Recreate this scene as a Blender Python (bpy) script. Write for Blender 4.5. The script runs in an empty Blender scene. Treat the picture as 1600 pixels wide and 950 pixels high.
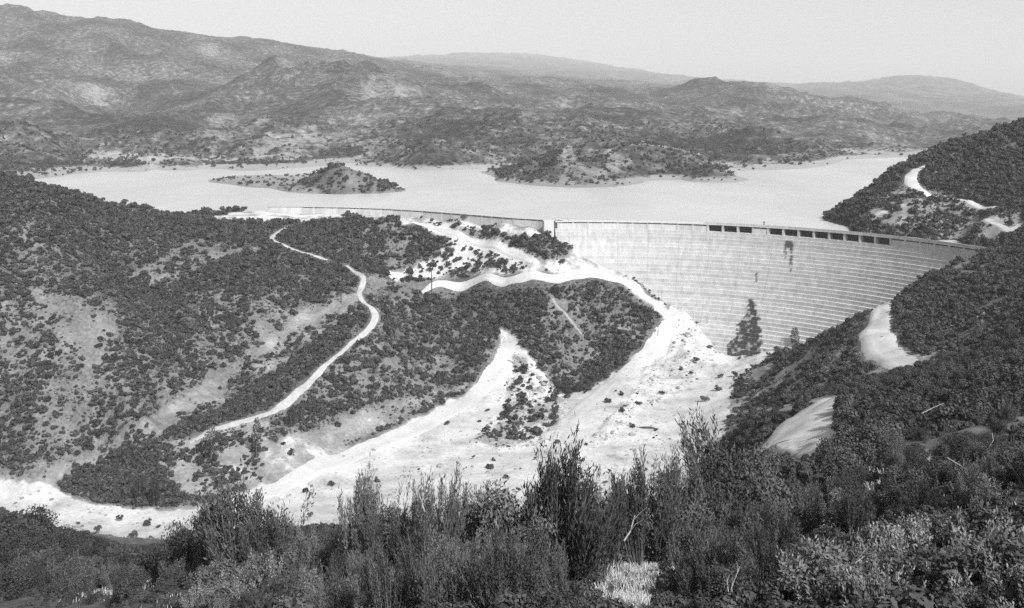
import bpy, math, random
import numpy as np
from mathutils import Vector, Matrix

random.seed(7)
RNG = np.random.default_rng(11)
SC = bpy.context.scene
COL = SC.collection

# ------------------------------------------------------------------ camera, sky, sun, exposure
EYE = 52.0            # camera height above the lake (lake surface is z = 0)
F, CX, HY = 1500.0, 800.0, 185.0   # focal length, centre column and horizon row of the 1600 x 950 photograph
cam = bpy.data.cameras.new('camera')
cam.sensor_width = 36.0
cam.sensor_fit = 'HORIZONTAL'
cam.lens = 36.0 * F / 1600.0
cam.shift_y = -(475.0 - HY) / 1600.0
cam.clip_start, cam.clip_end = 0.1, 60000
co = bpy.data.objects.new('camera', cam)
COL.objects.link(co)
co.location = (0, 0, EYE)
co.rotation_euler = (math.radians(90), 0, 0)
SC.camera = co

SUN_DIR = Vector((0.41, -0.60, 0.66)).normalized()
world = bpy.data.worlds.new('World')
SC.world = world
world.use_nodes = True
nt = world.node_tree
nt.nodes.clear()
sky = nt.nodes.new('ShaderNodeTexSky')
sky.sky_type = 'NISHITA'
sky.sun_disc = False
sky.sun_elevation = math.asin(SUN_DIR.z)
sky.sun_rotation = math.atan2(SUN_DIR.x, SUN_DIR.y)
sky.altitude = 500
sky.air_density = 1.0
sky.dust_density = 4.0
sky.ozone_density = 1.0
bw = nt.nodes.new('ShaderNodeRGBToBW')      # the photograph is black and white
bg = nt.nodes.new('ShaderNodeBackground')
bg.inputs['Strength'].default_value = 0.13
wo = nt.nodes.new('ShaderNodeOutputWorld')
nt.links.new(sky.outputs[0], bw.inputs[0])
nt.links.new(bw.outputs[0], bg.inputs[0])
nt.links.new(bg.outputs[0], wo.inputs[0])

sl = bpy.data.lights.new('sun', 'SUN')
sl.energy = 4.0
sl.angle = math.radians(0.6)
so = bpy.data.objects.new('sun', sl)
COL.objects.link(so)
so.rotation_euler = SUN_DIR.to_track_quat('Z', 'Y').to_euler()

SC.view_settings.view_transform = 'Standard'
SC.view_settings.look = 'None'
SC.view_settings.gamma = 1.0
SC.view_settings.use_curve_mapping = False
SC.view_settings.exposure = 0.62
SC.cycles.max_bounces = 4
SC.cycles.diffuse_bounces = 2
SC.cycles.glossy_bounces = 2
SC.cycles.transparent_max_bounces = 4
SC.cycles.volume_bounces = 0
SC.cycles.use_denoising = False      # keep the fine grain of the scrub

# ------------------------------------------------------------------ helpers
def tag(o, label=None, cat=None, group=None, kind=None):
    if label: o['label'] = label
    if cat: o['category'] = cat
    if group: o['group'] = group
    if kind: o['kind'] = kind
    return o

def mesh_np(name, verts, faces):
    """verts (n,3), faces (m,k) numpy -> mesh"""
    me = bpy.data.meshes.new(name)
    verts = np.asarray(verts, dtype=np.float32)
    faces = np.asarray(faces, dtype=np.int32)
    m, k = faces.shape
    me.vertices.add(len(verts))
    me.vertices.foreach_set('co', verts.ravel())
    me.loops.add(m * k)
    me.loops.foreach_set('vertex_index', faces.ravel())
    me.polygons.add(m)
    me.polygons.foreach_set('loop_start', np.arange(0, m * k, k, dtype=np.int32))
    me.polygons.foreach_set('loop_total', np.full(m, k, dtype=np.int32))
    me.update(calc_edges=True)
    return me

def attr(me, name, vals):
    a = me.attributes.new(name, 'FLOAT', 'POINT')
    a.data.foreach_set('value', np.asarray(vals, dtype=np.float32))

def obj(name, me, mat=None, parent=None, loc=None):
    o = bpy.data.objects.new(name, me)
    COL.objects.link(o)
    if mat is not None and me is not None and len(me.materials) == 0:
        me.materials.append(mat)
    if parent: o.parent = parent
    if loc is not None: o.location = loc
    return o

class MB:
    """collects boxes, tubes and sheets into one mesh"""
    def __init__(s): s.v, s.f = [], []
    def box(s, c, sx, sy, sz, rz=0.0):
        b = len(s.v); ca, sa = math.cos(rz), math.sin(rz)
        for dz in (-.5, .5):
            for dx, dy in ((-.5, -.5), (.5, -.5), (.5, .5), (-.5, .5)):
                x, y = dx * sx, dy * sy
                s.v.append((c[0] + x * ca - y * sa, c[1] + x * sa + y * ca, c[2] + dz * sz))
        for q in ((0, 3, 2, 1), (4, 5, 6, 7), (0, 1, 5, 4), (1, 2, 6, 5), (2, 3, 7, 6), (3, 0, 4, 7)):
            s.f.append([b + i for i in q])
    def hexa(s, pts):
        b = len(s.v); s.v += [tuple(p) for p in pts]
        for q in ((0, 3, 2, 1), (4, 5, 6, 7), (0, 1, 5, 4), (1, 2, 6, 5), (2, 3, 7, 6), (3, 0, 4, 7)):
            s.f.append([b + i for i in q])
    def tube(s, pts, rads, n=5):
        b = len(s.v); pts = [Vector(p) for p in pts]
        for i, p in enumerate(pts):
            t = (pts[min(i + 1, len(pts) - 1)] - pts[max(i - 1, 0)]).normalized()
            a = t.orthogonal().normalized(); c = t.cross(a)
            for j in range(n):
                th = 2 * math.pi * j / n
                s.v.append(tuple(p + (a * math.cos(th) + c * math.sin(th)) * rads[i]))
        for i in range(len(pts) - 1):
            for j in range(n):
                s.f.append([b + i * n + j, b + i * n + (j + 1) % n, b + (i + 1) * n + (j + 1) % n, b + (i + 1) * n + j])
        s.f.append([b + (len(pts) - 1) * n + j for j in range(n)])
    def build(s, name, mat, parent=None, loc=None):
        me = bpy.data.meshes.new(name)
        me.from_pydata(s.v, [], s.f); me.update()
        return obj(name, me, mat, parent, loc)

def hash2(ix, iy, seed):
    h = (ix.astype(np.int64) * 374761393 + iy.astype(np.int64) * 668265263 + seed * 1442695041) & 0xffffffff
    h = ((h ^ (h >> 13)) * 1274126177) & 0xffffffff
    return ((h ^ (h >> 16)) & 0xffff) / 65535.0

def vnoise(x, y, seed=0):
    x = np.asarray(x, float); y = np.asarray(y, float)
    ix, iy = np.floor(x), np.floor(y)
    fx, fy = x - ix, y - iy
    fx = fx * fx * fx * (fx * (fx * 6 - 15) + 10); fy = fy * fy * fy * (fy * (fy * 6 - 15) + 10)
    a, b = hash2(ix, iy, seed), hash2(ix + 1, iy, seed)
    c, d = hash2(ix, iy + 1, seed), hash2(ix + 1, iy + 1, seed)
    return (a * (1 - fx) + b * fx) * (1 - fy) + (c * (1 - fx) + d * fx) * fy

def fbm(x, y, seed=0, octs=4, gain=0.5):
    t = 0; a = 1; n = 0; x = np.asarray(x, float); y = np.asarray(y, float)
    for i in range(octs):
        t = t + a * vnoise(x, y, seed + i * 17); n += a; a *= gain
        x, y = 1.6 * x - 1.2 * y + 3.7, 1.2 * x + 1.6 * y + 1.3
    return t / n            # 0..1

def ridged(x, y, seed=0, octs=4):
    t = 0; a = 1; n = 0; x = np.asarray(x, float); y = np.asarray(y, float)
    for i in range(octs):
        t = t + a * (1 - np.abs(2 * vnoise(x, y, seed + i * 31) - 1)); n += a; a *= 0.5
        x, y = 1.6 * x - 1.2 * y + 5.1, 1.2 * x + 1.6 * y + 9.2
    return t / n

def sstep(a, b, x):
    t = np.clip((x - a) / (b - a), 0, 1)
    return t * t * (3 - 2 * t)

def world_of(px, py, d):
    """the place seen at photograph pixel (px, py) when it is d metres deep"""
    return Vector(((px - CX) / F * d, d, EYE - (py - HY) / F * d))

def in_poly(px, py, poly):
    inside = np.zeros(np.shape(px), bool)
    n = len(poly)
    for i in range(n):
        x1, y1 = poly[i]; x2, y2 = poly[(i + 1) % n]
        if y1 == y2: continue
        c = ((y1 > py) != (y2 > py)) & (px < (x2 - x1) * (py - y1) / (y2 - y1) + x1)
        inside ^= c
    return inside

# ------------------------------------------------------------------ materials
MATS = {}
def new_mat(name):
    m = bpy.data.materials.new(name); m.use_nodes = True
    MATS[name] = m
    n = m.node_tree.nodes; l = m.node_tree.links
    return m, n, l, n['Principled BSDF']

def g(v): return (v, v, v, 1)

def noise_node(n, l, scale, detail=6, rough=.6, coord=None):
    t = n.new('ShaderNodeTexNoise'); t.inputs['Scale'].default_value = scale
    t.inputs['Detail'].default_value = detail; t.inputs['Roughness'].default_value = rough
    if coord is not None: l.new(coord, t.inputs['Vector'])
    return t.outputs['Fac']

def ramp(n, l, fac, stops):
    r = n.new('ShaderNodeValToRGB'); l.new(fac, r.inputs[0])
    e = r.color_ramp.elements
    e[0].position, e[0].color = stops[0][0], g(stops[0][1])
    e[1].position, e[1].color = stops[-1][0], g(stops[-1][1])
    for p, v in stops[1:-1]:
        x = e.new(p); x.color = g(v)
    return r.outputs[0]

def mixc(n, l, fac, a, b, mode='MIX'):
    m = n.new('ShaderNodeMix'); m.data_type = 'RGBA'; m.blend_type = mode
    for sock, val in ((0, fac), (6, a), (7, b)):
        if isinstance(val, (int, float)):
            m.inputs[sock].default_value = val if sock == 0 else g(val)
        else: l.new(val, m.inputs[sock])
    return m.outputs[2]

def math_node(n, l, op, a, b):
    m = n.new('ShaderNodeMath'); m.operation = op
    for i, val in enumerate((a, b)):
        if isinstance(val, (int, float)): m.inputs[i].default_value = val
        else: l.new(val, m.inputs[i])
    return m.outputs[0]

def attr_node(n, name):
    a = n.new('ShaderNodeAttribute'); a.attribute_name = name
    return a.outputs['Fac']

def bump(n, l, b, h, strength, dist):
    u = n.new('ShaderNodeBump'); u.inputs['Strength'].default_value = strength
    u.inputs['Distance'].default_value = dist
    l.new(h, u.inputs['Height']); l.new(u.outputs[0], b.inputs['Normal'])

def terrain_material():
    m, n, l, b = new_mat('hillside_soil')
    pos = n.new('ShaderNodeNewGeometry').outputs['Position']
    near = noise_node(n, l, .9, 8, .65, pos)          # clods and litter, about a metre
    mid = noise_node(n, l, .11, 6, .6, pos)           # patches, ten metres
    far = noise_node(n, l, .08, 8, .7, pos)          # scrub mottling on the far hills
    big = noise_node(n, l, .006, 5, .55, pos)
    soil = ramp(n, l, near, ((.3, .36), (.5, .47), (.72, .55)))
    patch = ramp(n, l, mid, ((.34, .66), (.6, 1.0)))
    soil = mixc(n, l, 1.0, soil, patch, 'MULTIPLY')
    litter = ramp(n, l, near, ((.3, .045), (.5, .08), (.75, .16)))
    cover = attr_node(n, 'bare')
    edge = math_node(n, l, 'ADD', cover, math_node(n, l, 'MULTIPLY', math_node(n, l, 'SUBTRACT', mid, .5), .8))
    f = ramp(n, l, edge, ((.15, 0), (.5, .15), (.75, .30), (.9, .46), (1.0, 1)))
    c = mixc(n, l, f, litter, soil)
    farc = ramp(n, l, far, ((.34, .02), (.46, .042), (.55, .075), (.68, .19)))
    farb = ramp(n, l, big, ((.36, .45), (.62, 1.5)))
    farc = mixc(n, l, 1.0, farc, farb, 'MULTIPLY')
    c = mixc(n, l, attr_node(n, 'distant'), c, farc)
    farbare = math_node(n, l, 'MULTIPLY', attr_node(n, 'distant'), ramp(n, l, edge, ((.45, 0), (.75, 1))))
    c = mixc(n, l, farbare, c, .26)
    l.new(c, b.inputs['Base Color'])
    b.inputs['Roughness'].default_value = 1
    b.inputs['Specular IOR Level'].default_value = .1
    bump(n, l, b, near, .5, .25)
    return m

def road_material(name, lo, hi):
    m, n, l, b = new_mat(name)
    pos = n.new('ShaderNodeNewGeometry').outputs['Position']
    a = noise_node(n, l, .7, 8, .65, pos)
    c = ramp(n, l, a, ((.3, lo), (.65, hi)))
    big = ramp(n, l, noise_node(n, l, .07, 4, .5, pos), ((.35, .86), (.65, 1)))
    l.new(mixc(n, l, 1.0, c, big, 'MULTIPLY'), b.inputs['Base Color'])
    b.inputs['Roughness'].default_value = 1
    b.inputs['Specular IOR Level'].default_value = .1
    bump(n, l, b, a, .35, .2)
    return m

def concrete_material():
    m, n, l, b = new_mat('concrete')
    tc = n.new('ShaderNodeNewGeometry').outputs['Position']
    a = noise_node(n, l, .35, 8, .65, tc)
    mp = n.new('ShaderNodeMapping'); mp.inputs['Scale'].default_value = (1, 1, .06); l.new(tc, mp.inputs[0])
    st = noise_node(n, l, .55, 5, .6, mp.outputs[0])          # run-down streaks
    c = ramp(n, l, a, ((.3, .44), (.7, .54)))
    c = mixc(n, l, 1.0, c, ramp(n, l, st, ((.3, .78), (.6, 1))), 'MULTIPLY')
    rn = n.new('ShaderNodeObjectInfo').outputs['Random']
    c = mixc(n, l, 1.0, c, ramp(n, l, rn, ((0, .86), (1, 1.06))), 'MULTIPLY')
    fr = math_node(n, l, 'FRACT', math_node(n, l, 'DIVIDE', attr_node(n, 'along'), 14.6), 0.0)
    jn = math_node(n, l, 'GREATER_THAN', fr, .972)
    c = mixc(n, l, math_node(n, l, 'MULTIPLY', jn, .22), c, .15)          # block joints
    w = attr_node(n, 'wet')
    w2 = math_node(n, l, 'MULTIPLY', w, ramp(n, l, noise_node(n, l, 1.4, 4, .6, tc), ((.2, .75), (.5, 1))))
    c = mixc(n, l, w2, c, .05)
    l.new(c, b.inputs['Base Color'])
    b.inputs['Roughness'].default_value = .9
    b.inputs['Specular IOR Level'].default_value = .2
    return m

def plain(name, v, rough=.9, spread=.25, scale=2.0):
    m, n, l, b = new_mat(name)
    pos = n.new('ShaderNodeNewGeometry').outputs['Position']
    l.new(ramp(n, l, noise_node(n, l, scale, 5, .6, pos), ((.3, v * (1 - spread)), (.7, v * (1 + spread)))), b.inputs['Base Color'])
    b.inputs['Roughness'].default_value = rough
    b.inputs['Specular IOR Level'].default_value = .2
    return m

def leaf_material(name, lo, hi, gloss=.25, own=.35):
    m, n, l, b = new_mat(name)
    rnd = n.new('ShaderNodeObjectInfo').outputs['Random']
    t = attr_node(n, 'tone')
    v = math_node(n, l, 'ADD', math_node(n, l, 'MULTIPLY', t, 1 - own), math_node(n, l, 'MULTIPLY', rnd, own))
    l.new(ramp(n, l, v, ((.05, lo), (.95, hi))), b.inputs['Base Color'])
    b.inputs['Roughness'].default_value = .75
    b.inputs['Specular IOR Level'].default_value = gloss
    return m

def water_material():
    m, n, l, b = new_mat('lake_water')
    pos = n.new('ShaderNodeNewGeometry').outputs['Position']
    mp = n.new('ShaderNodeMapping'); mp.inputs['Scale'].default_value = (1, .35, 1); l.new(pos, mp.inputs[0])
    l.new(ramp(n, l, noise_node(n, l, .012, 5, .6, mp.outputs[0]), ((.35, .37), (.65, .45))), b.inputs['Base Color'])
    b.inputs['Roughness'].default_value = .35
    b.inputs['IOR'].default_value = 1.33
    bump(n, l, b, noise_node(n, l, .6, 4, .6, pos), .25, .4)
    return m

M_TER = terrain_material()
M_ROAD = road_material('pale_dirt', .39, .49)
M_TRAIL = road_material('trodden_dirt', .30, .42)
M_FAINT = road_material('faint_trail_dirt', .2, .32)
M_CON = concrete_material()
M_WAT = water_material()
M_WOOD = plain('weathered_wood', .06)
M_ROCK = plain('rock', .22, .95, .4, 1.2)
M_GATE = plain('gate_timber', .05)
M_DARK = plain('dark_iron', .03)
M_SCRUB = leaf_material('scrub_leaf', .012, .085, .25, .5)
M_CHAM = leaf_material('brush_leaf', .007, .15, .3, .55)
M_PALE = leaf_material('pale_leaf', .05, .30)
M_STEM = plain('bark', .13, .9, .4, 9)
M_DEAD = plain('dead_twig', .26, .9, .3, 9)
M_SAGE = leaf_material('sage_leaf', .05, .22, .2, .5)
M_GRASS = leaf_material('dry_grass', .22, .52)

# ------------------------------------------------------------------ dam geometry (plan curves)
CREST = 3.0
def crest_pt(px, py):
    return world_of(px, py, (EYE - CREST) * F / (py - HY))
DAM_PX = [(870, 344.6), (960, 346), (1040, 347.2), (1107, 349), (1160, 351), (1200, 353.4), (1250, 357.3), (1300, 361.5), (1345, 365.5), (1390, 370), (1450, 377), (1500, 383), (1550, 389.5)]
dam_raw = np.array([tuple(crest_pt(*p))[:2] for p in DAM_PX])
# least-squares circle through the crest
A = np.c_[2 * dam_raw, np.ones(len(dam_raw))]
cxy = np.linalg.lstsq(A, (dam_raw ** 2).sum(1), rcond=None)[0]
DC = cxy[:2]; DR = math.sqrt(cxy[2] + (DC ** 2).sum())
def ang_of(p): return math.atan2(p[1] - DC[1], p[0] - DC[0])
TH0, TH1 = ang_of(dam_raw[0]), ang_of(dam_raw[-1])
def dam_pt(s, off=0.0):
    """s metres along the crest from its left end, off metres downstream of the crest line"""
    th = TH0 - s / DR
    return (DC[0] + (DR - off) * math.cos(th), DC[1] + (DR - off) * math.sin(th))
DAM_LEN = (TH0 - TH1) * DR
def dam_s_of_px(px):
    ss = np.linspace(-5, DAM_LEN + 5, 2000)
    q = np.array([dam_pt(s) for s in ss]); u = CX + F * q[:, 0] / q[:, 1]
    return float(ss[np.argmin(abs(u - px))])
STEP_H = 1.52
FACE_TOP = -0.6
NSTEP = 34
def tread(k): return 0.55 + 0.032 * k
OFFS = [0.9]
for k in range(NSTEP): OFFS.append(OFFS[-1] + tread(k))
def face_off(z):
    k = (FACE_TOP - z) / STEP_H
    if k <= 0: return .9
    i = min(int(k), NSTEP - 1)
    return OFFS[i] + (k - i) * (OFFS[i + 1] - OFFS[i])
def face_d(px, py):
    """depth at which the ray through a pixel meets the downstream face"""
    best = None
    for d in np.arange(360, 475, .5):
        p = world_of(px, py, d)
        r = math.hypot(p.x - DC[0], p.y - DC[1])
        if DR - r <= face_off(p.z): return d
    return 470.0

# ------------------------------------------------------------------ terrain control points: (column, row, depth)
K = []
def add(*pts): K.extend(pts)
def addz(z, *pts):                       # points whose height is known: depth follows
    for px, py in pts: K.append((px, py, (EYE - z) * F / (py - HY)))
def af(px, py, m): K.append((px, py, face_d(px, py) - m))      # ground lying m metres in front of the dam face
def hz(px, d, z): K.append((px, HY + (EYE - z) * F / d, d))   # points known by depth and height
# valley floor and wash
addz(-57, (-200, 745), (0, 765), (90, 790), (200, 812), (300, 805), (420, 785), (540, 765), (640, 740))
addz(-56, (760, 720), (700, 770), (860, 720), (950, 700))
addz(-54, (900, 650), (1000, 650), (1060, 620))
addz(-51, (960, 600), (1040, 560), (1110, 590), (1000, 580))
addz(-48, (1110, 565), (1150, 565))
addz(-56, (520, 705), (640, 655), (720, 620))
add((300, 788, 268), (420, 745, 288), (180, 775, 276))
add((765, 585, 385), (785, 550, 398), (795, 515, 414), (820, 560, 395), (870, 605, 380))
# bank and mound between the two washes
add((770, 660, 345), (800, 690, 330), (860, 660, 348), (880, 640, 356))
# middle spur (poles, dirt road over its back)
add((590, 490, 386), (640, 460, 420), (680, 465, 428), (720, 478, 426), (745, 495, 422), (770, 520, 410), (778, 545, 399))
add((560, 520, 374), (620, 530, 386), (680, 540, 394), (740, 560, 390), (640, 600, 364), (560, 640, 336), (480, 690, 306), (700, 590, 386))
add((480, 600, 338), (430, 640, 318), (380, 665, 305), (330, 670, 300), (250, 710, 288), (150, 745, 280), (400, 715, 292), (330, 740, 283), (560, 580, 352), (500, 640, 325))
add((620, 432, 436), (580, 425, 430), (560, 455, 410), (545, 470, 398), (540, 425, 428), (600, 450, 418))
hz(640, 444, -32); hz(700, 439, -37); hz(748, 429, -40)
# gully between the spur and the big left hill, pale eroded strip on its far side
add((470, 540, 362), (400, 585, 338), (300, 650, 312), (200, 705, 294), (100, 748, 284), (520, 490, 388))
add((430, 545, 368), (350, 600, 342), (250, 655, 318), (150, 705, 300), (480, 500, 386))
# left hill: its crest against the lake and its flanks
add((-300, 270, 330), (-150, 285, 345), (0, 300, 370), (80, 308, 400), (160, 321, 440), (240, 336, 472), (320, 346, 484), (380, 349, 490), (420, 350, 500))
add((300, 388, 420), (250, 410, 404), (200, 440, 385), (350, 380, 430), (420, 376, 446), (400, 410, 420), (480, 400, 440), (480, 440, 414), (330, 440, 390), (400, 470, 380))
add((90, 478, 330), (40, 500, 324), (0, 520, 318), (150, 475, 335), (130, 400, 360), (0, 400, 340), (50, 350, 356), (200, 370, 404), (-200, 400, 310))
add((100, 540, 318), (60, 600, 304), (0, 640, 298), (110, 640, 300), (180, 590, 314), (220, 520, 340), (250, 590, 325), (280, 500, 356), (330, 520, 358), (200, 640, 305), (40, 700, 288), (0, 715, 286), (-200, 620, 285))
add((230, 460, 370), (440, 440, 408), (540, 400, 455), (500, 370, 476), (450, 352, 500))
# ground below the long wing wall
add((600, 346, 490), (560, 350, 488), (530, 347, 498), (480, 345, 510), (430, 333, 520), (400, 328, 527), (350, 332, 520), (300, 337, 505))
add((560, 400, 462), (600, 385, 474), (650, 390, 470))
add((700, 366, 478), (700, 392, 466), (700, 425, 458), (700, 440, 454), (720, 465, 447), (660, 425, 459), (640, 437, 457), (620, 437, 456))
add((760, 378, 466), (760, 400, 456), (760, 425, 446), (760, 440, 440), (775, 470, 433), (800, 378, 458), (800, 400, 448), (800, 425, 439), (800, 442, 433), (815, 470, 424), (820, 510, 411))
add((832, 378, 451), (860, 371, 452), (850, 400, 441), (832, 412, 437), (845, 425, 434))
af(882, 380, 4); af(890, 405, 9); af(868, 376, 3)
af(870, 438, 15); af(920, 430, 12); af(860, 425, 13); af(900, 415, 9)
add((620, 420, 464))
for px, r in ((460, 322.4), (500, 322.8), (540, 323.6), (600, 325.6), (660, 329), (720, 333.6), (780, 338.3), (830, 341.8)):
    d = (EYE - CREST) * F / (r - HY)
    add((px, r + 9, d - 2.5)); hz(px, d + 14, -6)
    if px < 800: add((px, r + 15, d - 13))
# dark slope below the bench road, gully and small knoll
af(850, 470, 20); af(900, 460, 17); af(960, 475, 13); af(1010, 500, 8); af(1030, 525, 10)
add((850, 570, 394), (890, 610, 382))
af(870, 530, 22); af(920, 520, 18); af(960, 540, 14); af(1000, 550, 15)
add((900, 560, 408), (925, 545, 414), (950, 575, 400), (905, 590, 394))
af(960, 440, 5); af(1000, 470, 6); af(1040, 500, 6); af(1060, 500, 5); af(1090, 530, 6); af(1060, 530, 9)
# the ground along the foot of the dam (left abutment and toe)
FOOT = [(895, 392), (925, 408), (960, 418), (1000, 432), (1040, 462), (1075, 482), (1100, 512), (1130, 545), (1165, 549), (1205, 549)]
for px, py in FOOT:
    d = face_d(px, py)
    K.append((px, py, d - 1.5))
    z = EYE - (py - HY) / F * d
    hz(px, d + 16, z - 6); hz(px, d + 45, min(z - 25, -14))
# right abutment: hillside in front of the dam
add((1225, 560, 372), (1262, 532, 356), (1300, 516, 346), (1350, 490, 338), (1405, 460, 334), (1445, 432, 336), (1490, 412, 340), (1530, 398, 346), (1556, 388, 356))
for px, d in ((1262, 385), (1300, 378), (1350, 372), (1405, 368), (1445, 372)): hz(px, d, -40)
for px, d, z in ((1490, 372, -14), (1530, 372, -4), (1300, 420, -40), (1400, 410, -30), (1480, 400, -22)): hz(px, d, z)
add((1190, 600, 345), (1150, 610, 350), (1160, 640, 322), (1210, 600, 330), (1260, 570, 318), (1300, 550, 308), (1240, 620, 270), (1300, 600, 262), (1180, 670, 255))
add((1408, 462, 322), (1350, 515, 285), (1380, 560, 255), (1425, 577, 232), (1400, 510, 286), (1450, 540, 250), (1440, 470, 312))
add((1350, 600, 205), (1300, 622, 165), (1250, 650, 140), (1210, 690, 122), (1280, 690, 112), (1240, 715, 98), (1420, 610, 180), (1160, 715, 150))
add((1500, 500, 270), (1600, 470, 250), (1600, 400, 320), (1520, 430, 318), (1570, 395, 348), (1500, 580, 190), (1600, 560, 160), (1700, 500, 180), (1800, 420, 200), (2000, 350, 200), (2000, 550, 90))
add((1450, 640, 115), (1550, 630, 95), (1400, 690, 75), (1500, 700, 56), (1600, 680, 50), (1750, 640, 45), (1330, 720, 72), (2000, 700, 25))
add((1250, 770, 52), (1330, 770, 44), (1180, 780, 58), (1450, 770, 34), (1550, 770, 28), (1700, 760, 20))
add((1150, 850, 28), (1250, 850, 24), (1400, 850, 20), (1550, 860, 17), (1700, 880, 13), (1250, 940, 14), (1400, 950, 12), (1550, 960, 10), (2000, 980, 7))
# brow in front of the camera, then the hidden drop to the valley
add((1050, 870, 30), (1000, 940, 17), (1000, 890, 25), (850, 880, 22), (850, 960, 14), (700, 890, 20), (700, 970, 13), (560, 900, 21), (560, 970, 14), (450, 930, 24), (450, 1010, 15), (960, 860, 32))
add((850, 860, 30), (700, 870, 28), (560, 880, 28), (450, 905, 36))
for px in (450, 560, 700, 850, 960, 1050):
    add((px, 930, 55), (px, 930, 100)); hz(px, 170, -24); hz(px, 225, -46)
hz(1120, 150, -12); hz(1120, 220, -38); add((1120, 850, 50), (1120, 850, 90)); hz(1060, 280, -53); hz(1120, 300, -52); hz(1180, 200, -8)
hz(300, 170, -24); hz(300, 225, -48); hz(150, 200, -36); hz(150, 235, -52); hz(0, 235, -50); hz(-200, 230, -48)
add((330, 880, 62), (300, 920, 46), (250, 900, 76), (200, 930, 62), (100, 930, 70), (0, 930, 74), (0, 860, 128), (100, 850, 134), (200, 860, 120), (260, 860, 105), (-200, 900, 80))
add((300, 1020, 25), (150, 1040, 30), (0, 1040, 33), (-250, 1000, 36), (380, 890, 54))
for px in (-400, 0, 400, 800, 1200, 1600, 2000): hz(px, 1.2, 49.8); add((px, 1500, 3.2), (px, 1230, 5))
for px in (450, 700, 950, 1200): add((px, 1060, 9))
for px in (1450, 1600): add((px, 1090, 7))
# lake floor and shorelines
addz(0, (50, 281), (110, 273), (180, 268), (240, 265), (310, 264), (365, 267))
addz(1.5, (345, 281), (420, 279), (500, 279), (400, 288), (470, 290))
addz(0, (505, 303), (560, 303), (610, 301), (634, 298), (590, 285), (560, 272))
add((520, 262, 688), (532, 264, 686), (548, 271, 684), (508, 268, 696), (490, 275, 712), (575, 282, 682), (600, 290, 682))
addz(0, (545, 258), (580, 256), (620, 262), (665, 266), (720, 265), (755, 262))
addz(0, (750, 269), (775, 278), (800, 286), (850, 291), (930, 293), (985, 289), (1010, 283), (1060, 281), (1110, 285), (1155, 284))
addz(0, (1140, 275), (1150, 268), (1200, 266), (1250, 264), (1290, 259), (1318, 250), (1400, 246), (1450, 243), (1500, 241))
for px, d in ((100, 700), (200, 760), (300, 700), (250, 600), (400, 620), (500, 590), (650, 600), (800, 600), (700, 760), (620, 850), (760, 830), (900, 620), (1000, 650), (1100, 560), (1100, 700), (1200, 560), (1200, 700), (1240, 850), (1300, 620), (1300, 800), (1340, 950), (1400, 1100), (1420, 800), (1500, 1000), (1600, 900), (560, 900), (640, 760), (820, 540), (940, 500), (1180, 480), (700, 545), (1290, 470)):
    hz(px, d, -9)

addz(1.5, (230, 324), (180, 319), (120, 305), (80, 292), (40, 288)); add((40, 290, 700), (60, 290, 690), (0, 283, 690), (-200, 270, 690), (120, 308, 600))
hz(160, 520, -6); hz(60, 560, -4); hz(0, 500, 8); hz(-200, 480, 12); hz(240, 520, -3)
# upper right hill
addz(0.5, (1296, 345),)
add((1320, 330, 478), (1360, 298, 492), (1400, 268, 505), (1440, 245, 512), (1500, 222, 508), (1560, 207, 500), (1600, 196, 490), (1800, 150, 460), (2000, 120, 420))
add((1345, 352, 436), (1400, 355, 424), (1460, 368, 402), (1500, 376, 386), (1380, 320, 462), (1420, 282, 470), (1450, 302, 455), (1500, 312, 436), (1560, 325, 412), (1530, 345, 398), (1590, 355, 382), (1600, 300, 430), (1600, 250, 460), (1500, 265, 478), (1450, 340, 425), (1560, 372, 376), (1700, 300, 400))
hz(1400, 600, -5); hz(1500, 640, -4); hz(1600, 640, 5); hz(1340, 540, -6); hz(1800, 600, 40)
# far shore hills
add((0, 205, 1150), (40, 207, 1150), (90, 220, 1120), (110, 236, 1080), (0, 245, 980), (60, 262, 900), (-200, 200, 1100))
add((0, 270, 860), (70, 270, 870), (150, 258, 980), (230, 250, 1000), (330, 245, 1050), (430, 247, 1060), (300, 255, 990), (200, 258, 960))
add((250, 192, 1350), (200, 215, 1220), (320, 205, 1300), (380, 230, 1160), (150, 232, 1120), (420, 215, 1300), (480, 195, 1500), (460, 232, 1200), (530, 205, 1400), (540, 240, 1200))
add((670, 212, 1080), (640, 235, 1030), (600, 240, 1080), (700, 235, 1020), (740, 228, 1060), (560, 225, 1250))
add((790, 262, 820), (850, 235, 860), (900, 222, 880), (940, 218, 890), (980, 225, 900), (900, 260, 780), (960, 265, 780), (1020, 250, 860), (830, 245, 840))
add((1050, 225, 960), (1090, 228, 950), (1110, 262, 815), (1130, 268, 810), (1150, 235, 1050), (1200, 232, 1150), (1250, 225, 1250), (1300, 232, 1300), (1080, 250, 860))
for px, d, z in ((900, 1010, 6), (850, 990, 4), (950, 1020, 8), (990, 1020, 8), (670, 1190, 8), (640, 1170, 8), (720, 1170, 8), (1080, 1060, 8), (1120, 1010, 6), (40, 1290, 22), (0, 1300, 26), (90, 1240, 18), (250, 1500, 36), (320, 1420, 26), (520, 780, -3), (540, 770, -4)): hz(px, d, z)
add((760, 200, 1300), (860, 195, 1400), (960, 200, 1300), (1060, 195, 1500), (1180, 190, 1700), (1320, 205, 1650), (1400, 222, 1600), (1460, 235, 1500), (700, 185, 1500))
add((1060, 140, 2500), (1120, 134, 2500), (1180, 132, 2500), (1250, 136, 2450), (1300, 142, 2400), (1350, 152, 2350), (1400, 162, 2300), (1450, 178, 2250), (1520, 190, 2200), (1600, 215, 2100), (1180, 160, 2100), (1300, 175, 2000), (1420, 195, 1900), (1900, 215, 2000))
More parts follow.
